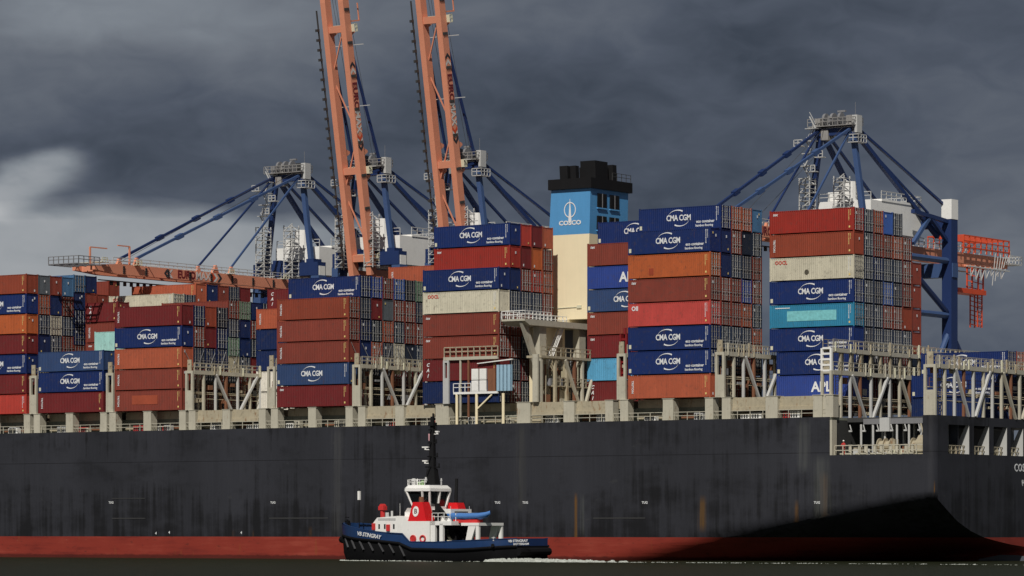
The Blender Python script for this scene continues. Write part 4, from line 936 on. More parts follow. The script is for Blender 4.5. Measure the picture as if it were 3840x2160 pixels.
    # machinery house and vents
    hs = MB(); hs.box(-4.2, 4.2, 2.0, 16.5, ZG+1.7, ZG+6.0); hs.box(-4.3, 4.3, 5, 16.6, ZG+6.0, ZG+6.3); part('machinery_house', hs, WHITE)
    hs = MB(); hs.tube((.6, 2.4, ZG+5.8), (.6, 2.4, ZG+8.6), 1.15, 14); part('ventilator', hs, WHITE)
    hs = MB(); hs.box(-3.2, -1.2, 3.2, 5.0, ZG+6.0, ZG+7.4); part('ventilator', hs, WHITE)
    rl = MB(); railing(rl, [(4.2, 5, ZG+6.3), (4.2, 16.5, ZG+6.3), (-4.2, 16.5, ZG+6.3)], 1.1, 1.5, .05); railing(rl, [(4.1, 2.2, ZG+6.0), (-4.1, 2.2, ZG+6.0)], 1.1, 1.5, .05); part('house_railing', rl, LGREY)
    # stair towers in pale grey lattice beside the pylons
    for x in (-4.4, 1.0):
        lt = MB(); y = -2.6
        for (dx, dy) in ((0, 0), (1.6, 0), (0, 1.6), (1.6, 1.6)): lt.bar((x+dx, y+dy, ZG+1), (x+dx, y+dy, ZG+9.0), .13)
        for k in range(7):
            zz = ZG+1.2+k*1.15; lt.box(x-.1, x+1.7, y-.1, y+1.7, zz, zz+.06); lt.bar((x, y, zz), (x+1.6, y, zz+1.1), .12); lt.bar((x+1.6, y+1.6, zz), (x, y+1.6, zz+1.1), .12)
            lt.bar((x-.1, y-.1, zz+.55), (x+1.7, y-.1, zz+.55), .07); lt.bar((x+1.7, y-.1, zz+.55), (x+1.7, y+1.7, zz+.55), .07)
        part('stair_tower', lt, LGREY)
    # zig-zag ladders climbing the front pylon
    zg = MB()
    for k in range(5):
        za = ZG+9+k*1.7; s = 1 if k % 2 else -1
        zg.bar((-4.0+k*.25-s*.5, -1.4, za), (-4.0+k*.25+s*.5, -1.4, za+1.7), .14); zg.bar((-4.0+k*.25-s*.5, -1.4, za+.6), (-4.0+k*.25+s*.5, -1.4, za+2.3), .07)
        zg.box(-4.9+k*.25, -3.2+k*.25, -2.0, -1.0, za-.06, za+.04)
    part('ladder', zg, LGREY)
    # A-frame pylons, back stays, apex
    ax = 2.5
    for s in (-1, 1):
        b = MB(); b.bar((s*hw*.82, 0, ZG+.6), (s*ax, 0, ZA-1), .68, .68); part('pylon', b, CBLUE if s > 0 else CBLUED)  # lit aft pylon and shaded forward pylon, put in by two blues
        b = MB(); b.bar((s*ax, .3, ZA-1.2), (s*(hw-.6), 20, ZG+2.0), .62, .58); part('back_leg', b, CBLUED)
        b = MB(); b.bar((s*ax, .6, ZA-.6), (s*(hw-.6), gauge-.4, ZG+6.6), .34); part('back_stay', b, CBLUED)
        b = MB(); b.bar((s*ax, .6, ZA-1.6), (s*(hw-.8), gauge-5, ZG+5.2), .26); part('back_stay', b, CBLUED)
    b = MB(); b.bar((-ax-.6, 0, ZA-1.3), (ax+.6, 0, ZA-1.3), 1.2, 1.0); part('apex_beam', b, CBLUED)
    ap = MB(); ap.box(-ax-1.3, ax+.8, -1.4, 1.4, ZA-.6, ZA-.5); railing(ap, [(-ax-1.3, -1.4, ZA-.5), (ax+.8, -1.4, ZA-.5), (ax+.8, 1.4, ZA-.5), (-ax-1.3, 1.4, ZA-.5)], 1.0, .8, .04); part('apex_platform', ap, APEXG)
    ap = MB(); ap.box(ax+.2, ax+1.0, -.6, .8, ZA-1.6, ZA+.8); part('apex_cabin', ap, LGREY)
    ap = MB(); ap.box(ax-.2, ax+1.5, -1.1, 1.1, ZA-3.0, ZA-2.9); railing(ap, [(ax-.2, -1.1, ZA-2.9), (ax+1.5, -1.1, ZA-2.9), (ax+1.5, 1.1, ZA-2.9)], 1.0, .8, .05); part('landing', ap, LGREY)
    for k, (xx, zz) in enumerate(((-ax-2.4, -3.2), (-ax+.8, -4.9), (-ax-.4, -6.8))):
        ap = MB(); ap.box(xx-.6, xx+.7, -2.2, -1.2, ZA+zz, ZA+zz+.12); railing(ap, [(xx-.6, -2.2, ZA+zz), (xx+.7, -2.2, ZA+zz)], .9, .6, .05); part('landing', ap, LGREY)
    ap = MB()
    for xx in (-1.6, -.4, .8): ap.tube((xx, -.5, ZA+.4), (xx+.35, -.5, ZA+.4), .85, 14); ap.tube((xx, .8, ZA+.1), (xx+.35, .8, ZA+.1), .7, 14)
    part('sheave', ap, MGREY)
    ap = MB(); ap.box(-2.0, -.9, -.9, .9, ZA-2.4, ZA-1.0); part('apex_gear', ap, APEXG)
    ap = MB(); ap.tube((ax+.4, 0, ZA+.7), (ax+.4, 0, ZA+2.6), .03, 5); part('lightning_rod', ap, MGREY)
    ap = MB(); ap.box(.2, 1.4, -.2, .2, ZA+1.35, ZA+1.6); ap.bar((.8, 0, ZA-.5), (.8, 0, ZA+1.4), .08); part('beacon', ap, MGREY)
    for xx, zz, hh in ((-3.0, .0, 1.1), (-1.0, -.2, 1.4), (1.9, -.1, 1.3)):
        ap = MB(); ap.box(xx, xx+.8, -.8, .3, ZA-.5, ZA-.5+hh); part('apex_gear', ap, random.choice((APEXG, MGREY, DARKSTEEL)))
    # boom
    LBm = boom
    bm = bpy.data.objects.new('boom', None); COL.objects.link(bm); bm.parent = c
    ang = R(80) if raised else 0.0
    bm.matrix_local = T(0, -1.6, ZG) @ Matrix.Rotation(-ang, 4, 'X')
    for s in (-1, 1):
        b = MB(); b.prism([(0, -.72), (0, .72), (-LBm+5, .72), (-LBm, .35), (-LBm, -.35), (-LBm+5, -.72)], 'x', s*bw-.45, s*bw+.45); part('boom_girder', b, ORANGE, bm)
    for k, y in enumerate([y for y in (-2.5, -15.5, -36.5, -44) if y > -LBm+1]):
        b = MB(); b.box(-bw+.45, bw-.45, y-.5, y+.5, -.5, .4); part('boom_tie', b, ORANGE, bm)
        b = MB(); b.box(-bw-.2, bw+1.0, y-.55, y+.55, .72, .80); railing(b, [(bw+1.0, y-.55, .8), (bw+1.0, y+.55, .8)], .6, .5, .05); part('boom_walkway', b, PLATE, bm)
    for k in range(int(LBm/9)):
        y = -7.0-k*9.0; b = MB(); b.bar((-bw-.4, y, .8), (bw+2.3, y, .8), .11); part('lamp_arm', b, LGREY, bm)
    for k in range(int((LBm-6)/8.6)):
        y = -4-k*8.6; s = 1 if k % 2 else -1
        b = MB(); b.bar((-bw*s, y, 0), (bw*s, y-8.0, 0), .17); part('boom_brace', b, ORANGE, bm)
    rl = MB()
    for s in (() if raised else (-1, 1)): railing(rl, [(s*(bw+.4), -1, .72), (s*(bw+.4), -LBm+4, .72)], .9, 2.0, .045)
    if not raised: part('boom_railing', rl, LGREY, bm)
    rk = MB()                                          # toothed cable tray below the boom
    rk.box(-bw-.95, -bw-.75, -LBm+6, -1, -1.35, -1.2)
    for k in range(int((LBm-8)/1.45)): rk.box(-bw-1.0, -bw-.7, -2-k*1.45, -1.6-k*1.45, -1.9, -1.2)
    part('cable_tray', rk, DARKSTEEL, bm)
    for k in range(int(LBm/5.3)):
        y = -5-k*4.9; b = MB(); b.box(bw+.45, bw+.53, y-.14, y+.14, -.6, .5)
        for q_ in range(4): b.box(bw+.45, bw+.62, y-.2, y+.2, -.55+q_*.3, -.47+q_*.3)
        part('cleat', b, DARKSTEEL, bm)
    TL = 4.4 if LBm > 40 else 2.0
    tp = MB(); railing(tp, [(bw+1.3, -LBm, .3), (bw+1.3, -LBm-TL, .3), (-bw-1.0, -LBm-TL, .3)], 1.0, 1.0, .05)
    for k in range(5): xx = lerp(-bw-1.0, bw+1.3, k/4); tp.bar((xx, -LBm+.4, .2), (xx, -LBm-TL, .2), .14)
    for k in range(5): yy = -LBm-TL*k/4; tp.bar((-bw-1.0, yy, .26), (bw+1.3, yy, .26), .12)
    part('boom_tip_platform', tp, MGREY, bm)
    if LBm > 40:
        for y, h in ((-LBm-.5, 2.8), (-LBm+8, 3.4)):
            tp = MB(); tp.bar((bw, y, .2), (bw, y, h), .22); tp.bar((bw, y, h), (bw, y-2.6 if h > 3 else y+3.6, h), .16); part('davit', tp, ORANGE, bm)
    YS = (-36.0, -18.2, -14.5) if LBm > 40 else (-30.0, -14.5, -11.0)
    for y in YS:
        for s in (-1, 1):
            b = MB(); b.prism([(y-.7, .7), (y+.7, .7), (y+.15, 1.9), (y-.15, 1.9)], 'x', s*bw-.2, s*bw+.2); part('stay_bracket', b, ORANGE, bm)
    # port name board on the girder: arrows either end of the lettering
    yb = -23.8 if not raised else -25.0
    if LBm < 40: yb = -20.0
    fx = bw+.47
    def chev(y, d, m, k):
        b = MB(); h = .62
        b.add([(fx+.006*k, y, -h), (fx+.006*k, y+d*.62, 0), (fx+.006*k, y, h), (fx+.006*k, y-d*.5, h), (fx+.006*k, y+d*.12, 0), (fx+.006*k, y-d*.5, -h)], [(0, 1, 4, 5), (1, 2, 3, 4)]); return part('arrow', b, m, bm)
    PAPER = mat('pale_sign', (.62, .58, .55, 1), .6); INK = mat('dark_sign', (.03, .03, .035, 1), .6); OXB = mat('oxblood_sign', (.16, .015, .02, 1), .6)
    for d in (-1, 1):
        chev(yb+d*6.0, d, INK, 1); chev(yb+d*5.1, d, PAPER, 1)
        if d > 0: chev(yb+d*4.5, d, REDOR, 1)
    AX = Matrix(((0, 0, 1, 0), (1, 0, 0, 0), (0, 1, 0, 0), (0, 0, 0, 1)))
    obj('lettering', text_mesh('EURO', 1.55, OXB, .03, .01, align='RIGHT'), bm, mtx=T(fx+.01, yb+.5, 0) @ AX)
    obj('lettering', text_mesh('MAX', 1.55, PAPER, .03, .01, align='LEFT'), bm, mtx=T(fx+.01, yb+.6, 0) @ AX)
    # stays
    st = []
    if not raised:
        for s in (-1, 1):
            for y, w in ((YS[0], .34), (YS[1] if s < 0 else YS[2], .24)):
                b = MB(); p = Vector((s*ax, -.3, ZA-.9)); q_ = Vector((s*bw, -1.6+y, ZG+1.8)); b.bar(p, q_, w)
                if w > .3:
                    for t in (.3, .52, .75): m_ = p.lerp(q_, t); dd = (q_-p).normalized(); b.bar(m_-dd*.7, m_+dd*.7, w*1.9)
                part('forestay', b, CBLUED if s < 0 else CBLUE)
            b = MB(); b.tube((s*ax*.6, -.3, ZA-.4), (s*bw*.8, -1.6-LBm+9, ZG+1.2), .035, 4); part('hoist_line', b, DARKSTEEL)
    else:
        for s in (-1, 1):
            b = MB(); b.bar((s*ax, -.3, ZA-.9), (s*bw, -7.2, ZG+34), .34); part('forestay', b, CBLUED)
            b = MB(); b.bar((s*ax, -.3, ZA-.9), (s*bw, -4.0, ZG+14.5), .3); part('forestay', b, CBLUED)
            for dx in (-.25, .25): 
                b = MB(); b.tube((s*ax*.5+dx, -.3, ZA+.4), (s*bw*.6+dx, -10.0, ZG+49), .035, 4); part('hoist_line', b, DARKSTEEL)
    return c
crane(1085, 'quay crane with lowered orange boom reaching over the low stacked bay', False, 45.5, -1.0)
crane(1385, 'quay crane with raised boom standing beside the crane with the lowered boom', True)
crane(1738, 'quay crane with raised boom behind stack just forward of funnel', True)
crane(3138, 'quay crane with blue rear portal and red service tower near the stern', False, 32.0, 1.2, 1.1)

# ------------------------------------------------------------------ the tug
def tug():
    VT = -16.5; uc = (UU(1312, VT)+UU(1996, VT))/2
    Lh = (UU(1996, VT)-UU(1312, VT))/2
    t = thing('tug_boat', 'blue and white harbour tug with red funnels and black mast beside ship', 'tug', M @ T(uc, VT, 0))
    B = 5.4
    def hb(x):                                        # half breadth along the deck, x from bow (-) to stern (+)
        s = x/Lh
        if s < -.35: return B*math.sqrt(max(0, 1-((-.35-s)/.65)**2.3))
        if s > .72: return B*(1-.38*((s-.72)/.28)**2.2)
        return B
    def ztop(x): return interp(x/Lh, [(-1, 4.75), (-.8, 4.35), (-.55, 3.8), (-.3, 3.5), (-.13, 3.4), (-.05, 2.4), (.2, 2.35), (1, 2.8)])
    def zfen(x): return interp(x/Lh, [(-1, 3.3), (-.7, 2.75), (-.37, 2.45), (-.16, 2.2), (-.02, 1.5), (.5, 1.4), (1, 1.85)])
    xs = [-Lh+.02, -Lh+.12, -Lh+.3, -Lh+.6, -Lh+1, -Lh+1.6, -Lh+2.4, -Lh+3.4, -Lh+4.8, -Lh+6.4, -Lh+8, -Lh+9.6, -.25*Lh, -.16*Lh, -.13*Lh, -.10*Lh, -.075*Lh, -.05*Lh, -.02*Lh, 1.2, 3, 6, 9, .72*Lh, .8*Lh, .88*Lh, .94*Lh, Lh]
    def shell(name, lo, hi, m, flare, thick=None):
        for side in (-1, 1):
            g = MB(); n = 5
            for x in xs:
                a, b_ = lo(x), hi(x)
                for j in range(n):
                    z = lerp(a, b_, j/(n-1)); y = hb(x)+flare(x, z); y = max(y, .02)
                    g.v.append((x-(.35*(z-1.5)*.25 if x < -Lh*.6 else 0), side*y, z))
            for i in range(len(xs)-1):
                for j in range(n-1):
                    a = i*n+j; f = (a, a+n, a+n+1, a+1); g.f.append(f if side < 0 else f[::-1]); g.m.append(0)
            g.build(name, m, t, smooth=True)
    shell('bulwark', lambda x: zfen(x)-.05, ztop, TBLUE, lambda x, z: -.06*max(0, z-2.0) if x > -Lh*.3 else .0)
    shell('lower_hull', lambda x: -1.2, zfen, RUBBER, lambda x, z: .0 if z > .9 else (z-.9)*.45)
    g = MB()
    ring = [(x, -hb(x)) for x in xs]+[(x, hb(x)) for x in reversed(xs)]
    n = len(ring); g.add([(x, y*.99, 1.55) for x, y in ring], [tuple(range(n))]); g.build('working_deck', mat('green_deck', (.05, .09, .06, 1), .7), t)
    g = MB(); x0 = -Lh*.25
    rf = [(x, -hb(x)) for x in xs if x <= x0]+[(x, hb(x)) for x in reversed(xs) if x <= x0]
    g.add([(x, y*.98, 2.5) for x, y in rf], [tuple(range(len(rf)))]); g.build('foredeck', MATS['green_deck'], t)
    # stern transom and fenders
    g = MB(); g.box(Lh-.12, Lh, -hb(Lh), hb(Lh), -.6, ztop(Lh)-.9); g.build('stern_plate', RUBBER, t)
    g = MB(); g.box(Lh-.10, Lh+.02, -hb(Lh)+.02, hb(Lh)-.02, ztop(Lh)-.9, ztop(Lh)); g.build('stern_plate', TBLUE, t)
    fn = MB()
    for side in (-1, 1):
        for a, b_ in zip(xs[4:-1], xs[5:]): fn.tube((a, side*(hb(a)+.12), zfen(a)), (b_, side*(hb(b_)+.12), zfen(b_)), .17, 7)
    fn.tube((Lh+.15, -hb(Lh), 1.2), (Lh+.15, hb(Lh), 1.2), .5, 10)
    fn.build('fender', RUBBER, t)
    for k in range(7):                                # slanted fender straps along the bow
        x = -Lh+2.2+k*1.6; b = MB(); b.bar((x, -hb(x)-.10, zfen(x)-.25), (x+.75, -hb(x+.75)-.12, zfen(x+.75)-1.25), .20, .14); b.build('fender_strap', mat('worn_rubber', (.06, .06, .065, 1), .7), t)
    bf = MB()
    for k in range(12):
        a0, a1 = R(105+k*12.5), R(105+(k+1)*12.5); bf.tube((-Lh+2.0+2.2*math.cos(a0), 3.1*math.sin(a0), 2.6), (-Lh+2.0+2.2*math.cos(a1), 3.1*math.sin(a1), 2.6), .45, 8)
    bf.build('bow_fender', RUBBER, t)
    for side in (-1, 1):
        cp = MB()
        for a, b_ in zip(xs[2:-1], xs[3:]): cp.bar((a, side*(hb(a)-.05), ztop(a)), (b_, side*(hb(b_)-.05), ztop(b_)), .18, .10)
        cp.build('bulwark_cap', TBLUE, t)
    def TX(px, y): return UU(px, VT+y)-uc              # photo column -> tug x on plane y
    # forward deckhouse
    y0 = -3.3
    xa, xb, xm, xe = TX(1396, y0), TX(1490, y0), TX(1535, y0), TX(1612, y0-.5)
    g = MB(); g.prism([(xa, 2.5), (xa, 4.55), (xa+.75, 5.35), (xb, 5.55), (xb, 2.5)], 'y', y0, -y0); g.build('fore_deckhouse', WHITE, t)
    g = MB(); g.box(xb, xm-.5, y0-.15, -y0+.15, 1.55, 5.5); g.prism([(xm-.5, 1.55), (xe, 1.55), (xe, 4.9), (xm+.2, 4.9), (xm-.5, 5.5)], 'y', y0-.55, -y0+.55); g.build('main_deckhouse', WHITE, t)
    g = MB(); g.box(xa+.9, xb-.25, y0-.02, y0+.02, 5.0, 5.28); g.build('grille', LGREY, t)
    for px in (1422, 1443, 1477):
        x = TX(px, y0); g = MB(); g.box(x-.12, x+.12, y0-.02, y0+.1, 3.95, 4.55); g.build('window', GLASS, t)
    for px, py_, s in ((1457, 3.95, .5), (1403, 4.1, .42)):
        x = TX(px, y0); g = MB(); g.box(x-s*.5, x+s*.5, y0-.2, y0-.02, py_-.25, py_+.55); g.build('raft_canister', RED, t)
    # wheelhouse on its pedestal
    w0, w1 = TX(1512, -2.0), TX(1690, 2.4); zw0, zw1, zr = 6.55, 8.75, 9.35
    cxw = (w0+w1)/2
    g = MB(); g.box(cxw-1.8, cxw+2.3, -2.0, 2.0, 4.9, 6.0); g.frust(cxw-1.8, cxw+2.3, -2.0, 2.0, 6.0, w0+.9, w1-.25, -2.35, 2.35, zw0); g.build('wheelhouse_base', WHITE, t)
    bx0, bx1, by = w0+.9, w1-.25, 2.35; tx0, tx1, ty = w0-.1, w1+.1, 2.95
    oct0 = [(bx0, -by*.45), (bx0+.9, -by), (bx1-.5, -by), (bx1, -by*.7), (bx1, by*.7), (bx1-.5, by), (bx0+.9, by), (bx0, by*.45)]
    oct1 = [(tx0, -ty*.5), (tx0+1.2, -ty), (tx1-.6, -ty), (tx1, -ty*.75), (tx1, ty*.75), (tx1-.6, ty), (tx0+1.2, ty), (tx0, ty*.5)]
    g = MB(); sc = .965
    def shr(P): 
        mx = sum(p[0] for p in P)/8; return [(mx+(x-mx)*sc, y*sc) for x, y in P]
    i0, i1 = shr(oct0), shr(oct1)
    g.add([(x, y, zw0) for x, y in i0]+[(x, y, zw1) for x, y in i1], [(i, (i+1) % 8, 8+(i+1) % 8, 8+i) for i in range(8)]); g.build('window_glass', GLASS, t)
    for i in range(8):
        j = (i+1) % 8; a0, a1 = Vector((*oct0[i], zw0)), Vector((*oct1[i], zw1)); c0, c1 = Vector((*oct0[j], zw0)), Vector((*oct1[j], zw1))
        L_ = (a1-c1).length; k = max(1, round(L_/1.9)); g = MB()
        for q_ in range(k): g.bar(a0.lerp(c0, q_/k), a1.lerp(c1, q_/k), .22, .2)
        g.bar(a0, c0, .22, .35); g.bar(a1, c1, .2, .3); g.build('window_frame', WHITE, t)
    g = MB(); g.add([(x, y, zw1) for x, y in oct1]+[(cxw+(x-cxw)*1.03, y*1.03, zw1+.2) for x, y in oct1]+[(cxw+(x-cxw)*.88, y*.86, zr) for x, y in oct1],
        [(i, (i+1) % 8, 8+(i+1) % 8, 8+i) for i in range(8)]+[(8+i, 8+(i+1) % 8, 16+(i+1) % 8, 16+i) for i in range(8)]+[tuple(range(16, 24)), tuple(range(7, -1, -1))]); g.build('wheelhouse_roof', WHITE, t)
    g = MB(); railing(g, [(tx0+.5, -1.6, zr), (tx0+1.4, -2.4, zr), (tx1-.6, -2.4, zr)], .7, .8, .03); g.build('roof_railing', WHITE, t)
    for px, y, r_, h, m in ((1552, -1.2, .42, .85, LGREY), (1565, -1.6, .13, .8, WHITE), (1597, -1.0, .2, 1.0, LGREY), (1655, -1.4, .14, .85, LGREY), (1585, .4, .3, .6, GREENP), (1573, -.6, .35, .45, GREENP)):
        x = TX(px, y); g = MB(); g.tube((x, y, zr-.1), (x, y, zr+h*.6), r_*.7, 10); g.tube((x, y, zr+h*.6), (x, y, zr+h), r_, 10, r_*.5); g.build('roof_fitting', m, t)
    # mast with a raking leg, cross trees and lights
    xm_ = TX(1622, 0); zm = ZZ(1562, uc+xm_, VT)
    g = MB(); g.frust(xm_-.85, xm_+.75, -.55, .55, 9.5, xm_-.55, xm_+.5, -.4, .4, 11.4); g.frust(xm_-.42, xm_+.38, -.3, .3, 11.3, xm_-.20, xm_+.20, -.16, .16, zm); g.build('mast', BLACK, t)
    g = MB(); g.bar((xm_-.2, -1.0, 9.6), (TX(1567, -3.2), -3.1, 7.0), .30); g.build('mast_leg', BLACK, t)
    g = MB()
    for z, w in ((11.6, 1.5), (12.9, 1.1), (14.6, .9), (16.2, .8)): g.bar((xm_-w*.7, -.1, z), (xm_+w*.7, -.1, z), .12); g.bar((xm_, -w, z), (xm_, w, z), .12); g.tube((xm_+w*.7, -.1, z), (xm_+w*.7, -.1, z+.45), .10, 7)
    g.box(xm_-.4, xm_+.4, -.4, .4, 16.7, 17.1); g.tube((xm_+.1, 0, 17.0), (xm_+.1, 0, zm+.4), .12, 8); g.build('mast_yard', BLACK, t)
    for z, dx, w in ((14.0, -1.05, .9), (12.3, -1.1, .7), (15.9, .75, .5)):
        g = MB(); g.box(xm_+dx-w/2, xm_+dx+w/2, -.18, .12, z, z+.16); g.tube((xm_+dx, 0, z-.25), (xm_+dx, 0, z), .16, 8); g.bar((xm_, 0, z-.22), (xm_+dx, 0, z-.22), .1); g.build('radar_scanner', WHITE, t)
    g = MB(); g.add([(xm_-.55, -.1, 14.9), (xm_-.25, -.12, 14.8), (xm_-.28, -.1, 15.7), (xm_-.6, -.08, 15.75)], [(0, 1, 2, 3)]); g.add([(xm_-.55, -.09, 14.9), (xm_-.25, -.11, 14.8), (xm_-.28, -.09, 15.7), (xm_-.6, -.07, 15.75)], [(3, 2, 1, 0)]); g.build('flag', mat('pink_flag', (.55, .30, .33, 1), .8), t)
    # funnels
    def funnel(px0, px1, y, z0, z1, name, emblem):
        a, b_ = TX(px0, y), TX(px1, y); f = bpy.data.objects.new(name, None); COL.objects.link(f); f.parent = t
        g = MB(); g.frust(a, b_, y, y+1.9, z0, a+.55, b_-.75, y+.25, y+1.7, z1); g.build('funnel_shell', TRED, f)
        g = MB(); g.frust(a-.04, b_+.04, y-.04, y+1.94, z0-.12, a-.04, b_+.04, y-.04, y+1.94, z0+.06); g.build('funnel_skirt', TRED, f)
        if emblem:
            xc = (a+b_)/2-.28; zc = (z0+z1)/2; q_ = MB(); q_.tube((0, 0, 0), (0, 0, .03), .56, 20); tilt = Matrix.Rotation(math.atan2(.25, z1-z0), 4, 'X')
            obj('emblem', q_.mesh('emblem', WHITE), f, mtx=T(xc, y+.11, zc) @ PORT @ Matrix.Rotation(-math.atan2(.25, z1-z0), 4, 'X') @ Matrix.Diagonal((.82, 1.15, 1, 1)))
            obj('emblem_letter', text_mesh('B', .85, INKT, .02, .01), f, mtx=T(xc, y+.075, zc) @ PORT @ Matrix.Rotation(-math.atan2(.25, z1-z0), 4, 'X'))
    INKT = mat('emblem_ink', (.08, .03, .03, 1), .6)
    funnel(1530, 1598, -3.75, 4.95, 7.25, 'funnel', True)
    funnel(1662, 1728, 1.9, 4.95, 7.2, 'funnel', False)
    x = TX(1708, 2.6); g = MB(); g.tube((x, 2.7, 7.1), (x+.1, 2.7, 10.2), .24, 10, .2); g.build('exhaust_pipe', BLACK, t)
    x = TX(1580, -2.8); g = MB(); g.tube((x, -2.8, 7.2), (x, -2.8, 7.9), .3, 10); g.build('exhaust_pipe', RUSTY, t)
    # aft: open bay, posts, winch, gantry and boat
    g = MB(); xg = TX(1630, -3.3); g.box(xg-.3, xg+.35, -3.7, -3.3, 1.55, 4.9); g.box(xg+1.0, xg+1.5, -3.7, -3.3, 1.55, 4.6); g.box(xg-.3, xg+2.8, -3.7, -1.4, 4.4, 4.9); g.build('boat_deck', WHITE, t)
    g = MB(); g.box(xg+.35, xg+1.0, -3.2, 3.2, 1.55, 4.4); g.build('recess_shade_block', BLACK, t)  # solid black block standing in for the shade inside the opening
    g = MB(); g.box(xe-.2, xe+2.0, -2.2, 2.2, 4.6, 6.4); g.build('aft_house', WHITE, t)
    g = MB(); g.box(xe+1.98, xe+2.04, -1.4, 1.4, 5.2, 6.1); g.build('aft_window', GLASS, t)
    xw = TX(1697, -1); g = MB(); g.tube((xw, -2.0, 2.6), (xw, 2.0, 2.6), .85, 16)
    for y in (-2.1, -.4, 1.6): g.tube((xw, y, 2.6), (xw, y+.15, 2.6), 1.35, 20)
    g.box(xw-1.4, xw+1.4, -2.3, 2.3, 1.55, 1.9); g.build('towing_winch', RUBBER, t)
    g = MB()
    for y in (-2.2, 2.2): g.bar((xw-1.2, y, 1.6), (xw+.2, y, 3.9), .3); g.bar((xw+1.2, y, 1.6), (xw-.2, y, 3.9), .3)
    g.build('winch_frame', mat('dark_olive_steel', (.05, .05, .035, 1), .6), t)
    ga, gb = TX(1735, -2.6), TX(1795, -2.6); g = MB()
    for y in (-2.6, 2.3): g.box(gb-.45, gb, y, y+.35, 1.55, 4.6); g.prism([(ga+.2, 1.55), (ga+.9, 1.55), (gb-.5, 4.2), (gb-.5, 4.6), (ga+.9, 4.6)], 'y', y, y+.3)
    g.box(ga-.2, gb+.05, -2.65, 2.65, 4.35, 4.7); g.build('towing_gantry', WHITE, t)
    g = MB(); r = [(-3.1, .55, .25), (-2.3, .85, .0), (0, .95, -.05), (1.8, .80, .0), (2.8, .45, .18), (3.3, .05, .42)]
    xc = TX(1755, -1.6); P = []
    for (x, w, dz) in r:
        for k in range(10): a = 2*math.pi*k/10; P.append((xc+x, -1.6+w*math.cos(a), 5.55+dz+(.42 if math.sin(a) > 0 else .5)*math.sin(a)*(.5+.5*w)))
    n = 10; fs = [(i*n+k, i*n+(k+1) % n, (i+1)*n+(k+1) % n, (i+1)*n+k) for i in range(len(r)-1) for k in range(n)]+[tuple(range(n-1, -1, -1))]
    g.add(P, fs); g.build('workboat', RIBBLUE, t, smooth=True)
    g = MB(); g.box(xc-1.8, xc+1.8, -2.2, -1.0, 4.7, 5.1); g.build('boat_cradle', RED, t)
    for px in (1550, 1586):
        x = TX(px, -3.88); g = MB(); n = 16
        for k in range(n):
            a0, a1 = 2*math.pi*k/n, 2*math.pi*(k+1)/n; g.tube((x+.38*math.cos(a0), -3.95, 2.75+.38*math.sin(a0)), (x+.38*math.cos(a1), -3.95, 2.75+.38*math.sin(a1)), .10, 6)
        if px == 1550: g.box(x-.28, x+.28, -4.0, -3.9, 2.45, 3.05)
        g.build('lifebuoy', RED, t)
    g = MB(); x = TX(1435, 0); g.tube((x, .0, 5.4), (x, 0, 6.3), .3, 10); g.box(x-.4, x+.4, -.4, .4, 6.3, 6.8); g.tube((x, -.3, 6.75), (x, .3, 6.75), .35, 10); g.build('fire_monitor', RED, t)
    g = MB(); x = TX(1452, -1); g.tube((x, -1, 5.4), (x, -1, 6.0), .25, 8); x = TX(1470, -1); g.tube((x, -1, 5.4), (x, -1, 6.2), .15, 8); g.build('deck_vent', LGREY, t)
    x = TX(1347, 0); g = MB(); g.tube((x, 0, 2.5), (x, 0, 9.0), .06, 8); g.build('jackstaff', BLACK, t); g = MB(); g.box(x-.16, x+.16, -.14, .14, 7.6, 8.7); g.build('jackstaff_light', WHITE, t)
    x = TX(1303, 0); g = MB(); g.tube((x, 0, 4.4), (x, 0, 5.0), .3, 10, .35); g.tube((x, 0, 5.0), (x, 0, 5.15), .12, 8); g.box(x-.3, x+.2, -.1, .1, 5.35, 5.45); g.build('bow_fitting', RUBBER, t)
    g = MB(); railing(g, [(xe+2.9, -2.4, 4.9), (xe+2.9, 2.4, 4.9)], 1.0, .8, .03); railing(g, [(xe+.2, -3.6, 4.9), (xe+2.9, -3.6, 4.9)], 1.0, .8, .03); g.build('deck_railing', WHITE, t)
    for px in (1847,):
        x = TX(px, -5.2); g = MB(); g.tube((x, -5.0, 2.5), (x, -5.0, 3.0), .09, 8); g.bar((x-.25, -5.0, 2.9), (x+.25, -5.0, 2.9), .09); g.build('bollard', LGREY, t)
    g = MB(); x = TX(1852, -5.2); g.tube((x, -5.37, 1.95), (x, -5.50, 1.95), .22, 12); g.build('fairlead', BLACK, t)
    # deck crane folded behind the port funnel, hoses and stowed gear
    xk = TX(1640, -2.6); g = MB(); g.tube((xk, -2.6, 4.9), (xk, -2.6, 7.1), .32, 10); g.bar((xk, -2.6, 6.9), (xk+1.3, -2.4, 5.4), .34); g.box(xk-.5, xk+.5, -3.0, -2.2, 5.6, 6.3); g.build('deck_crane', BLACK, t)
    for k in range(9):
        x = xk+random.uniform(-.6, 4.2); y = random.uniform(-3.4, -1.6); z = 1.55 if x > xk+1.2 else 4.9; g = MB(); h = random.uniform(.35, 1.1)
        if k % 3: g.box(x, x+random.uniform(.3, .8), y, y+.5, z, z+h)
        else: g.tube((x, y, z), (x, y, z+h), .22, 9)
        g.build('stowed_gear', random.choice((BLACK, MGREY, WHITE, RED, RUBBER, PLATE)), t)
    for px in (1500, 1620, 1690, 1760):
        x = TX(px, -2.0); g = MB(); g.tube((x, -2.0, 4.6), (x, -2.0, 6.4+random.random()), .035, 6); g.build('aerial', LGREY, t)
    # names
    xn = TX(1392, -4.9); g0 = text_mesh('VB STINGRAY', .68, PRINT, .02, .01, .95, shear=.12)
    yaw = math.atan2(hb(xn-1.6)-hb(xn+1.6), 3.2)
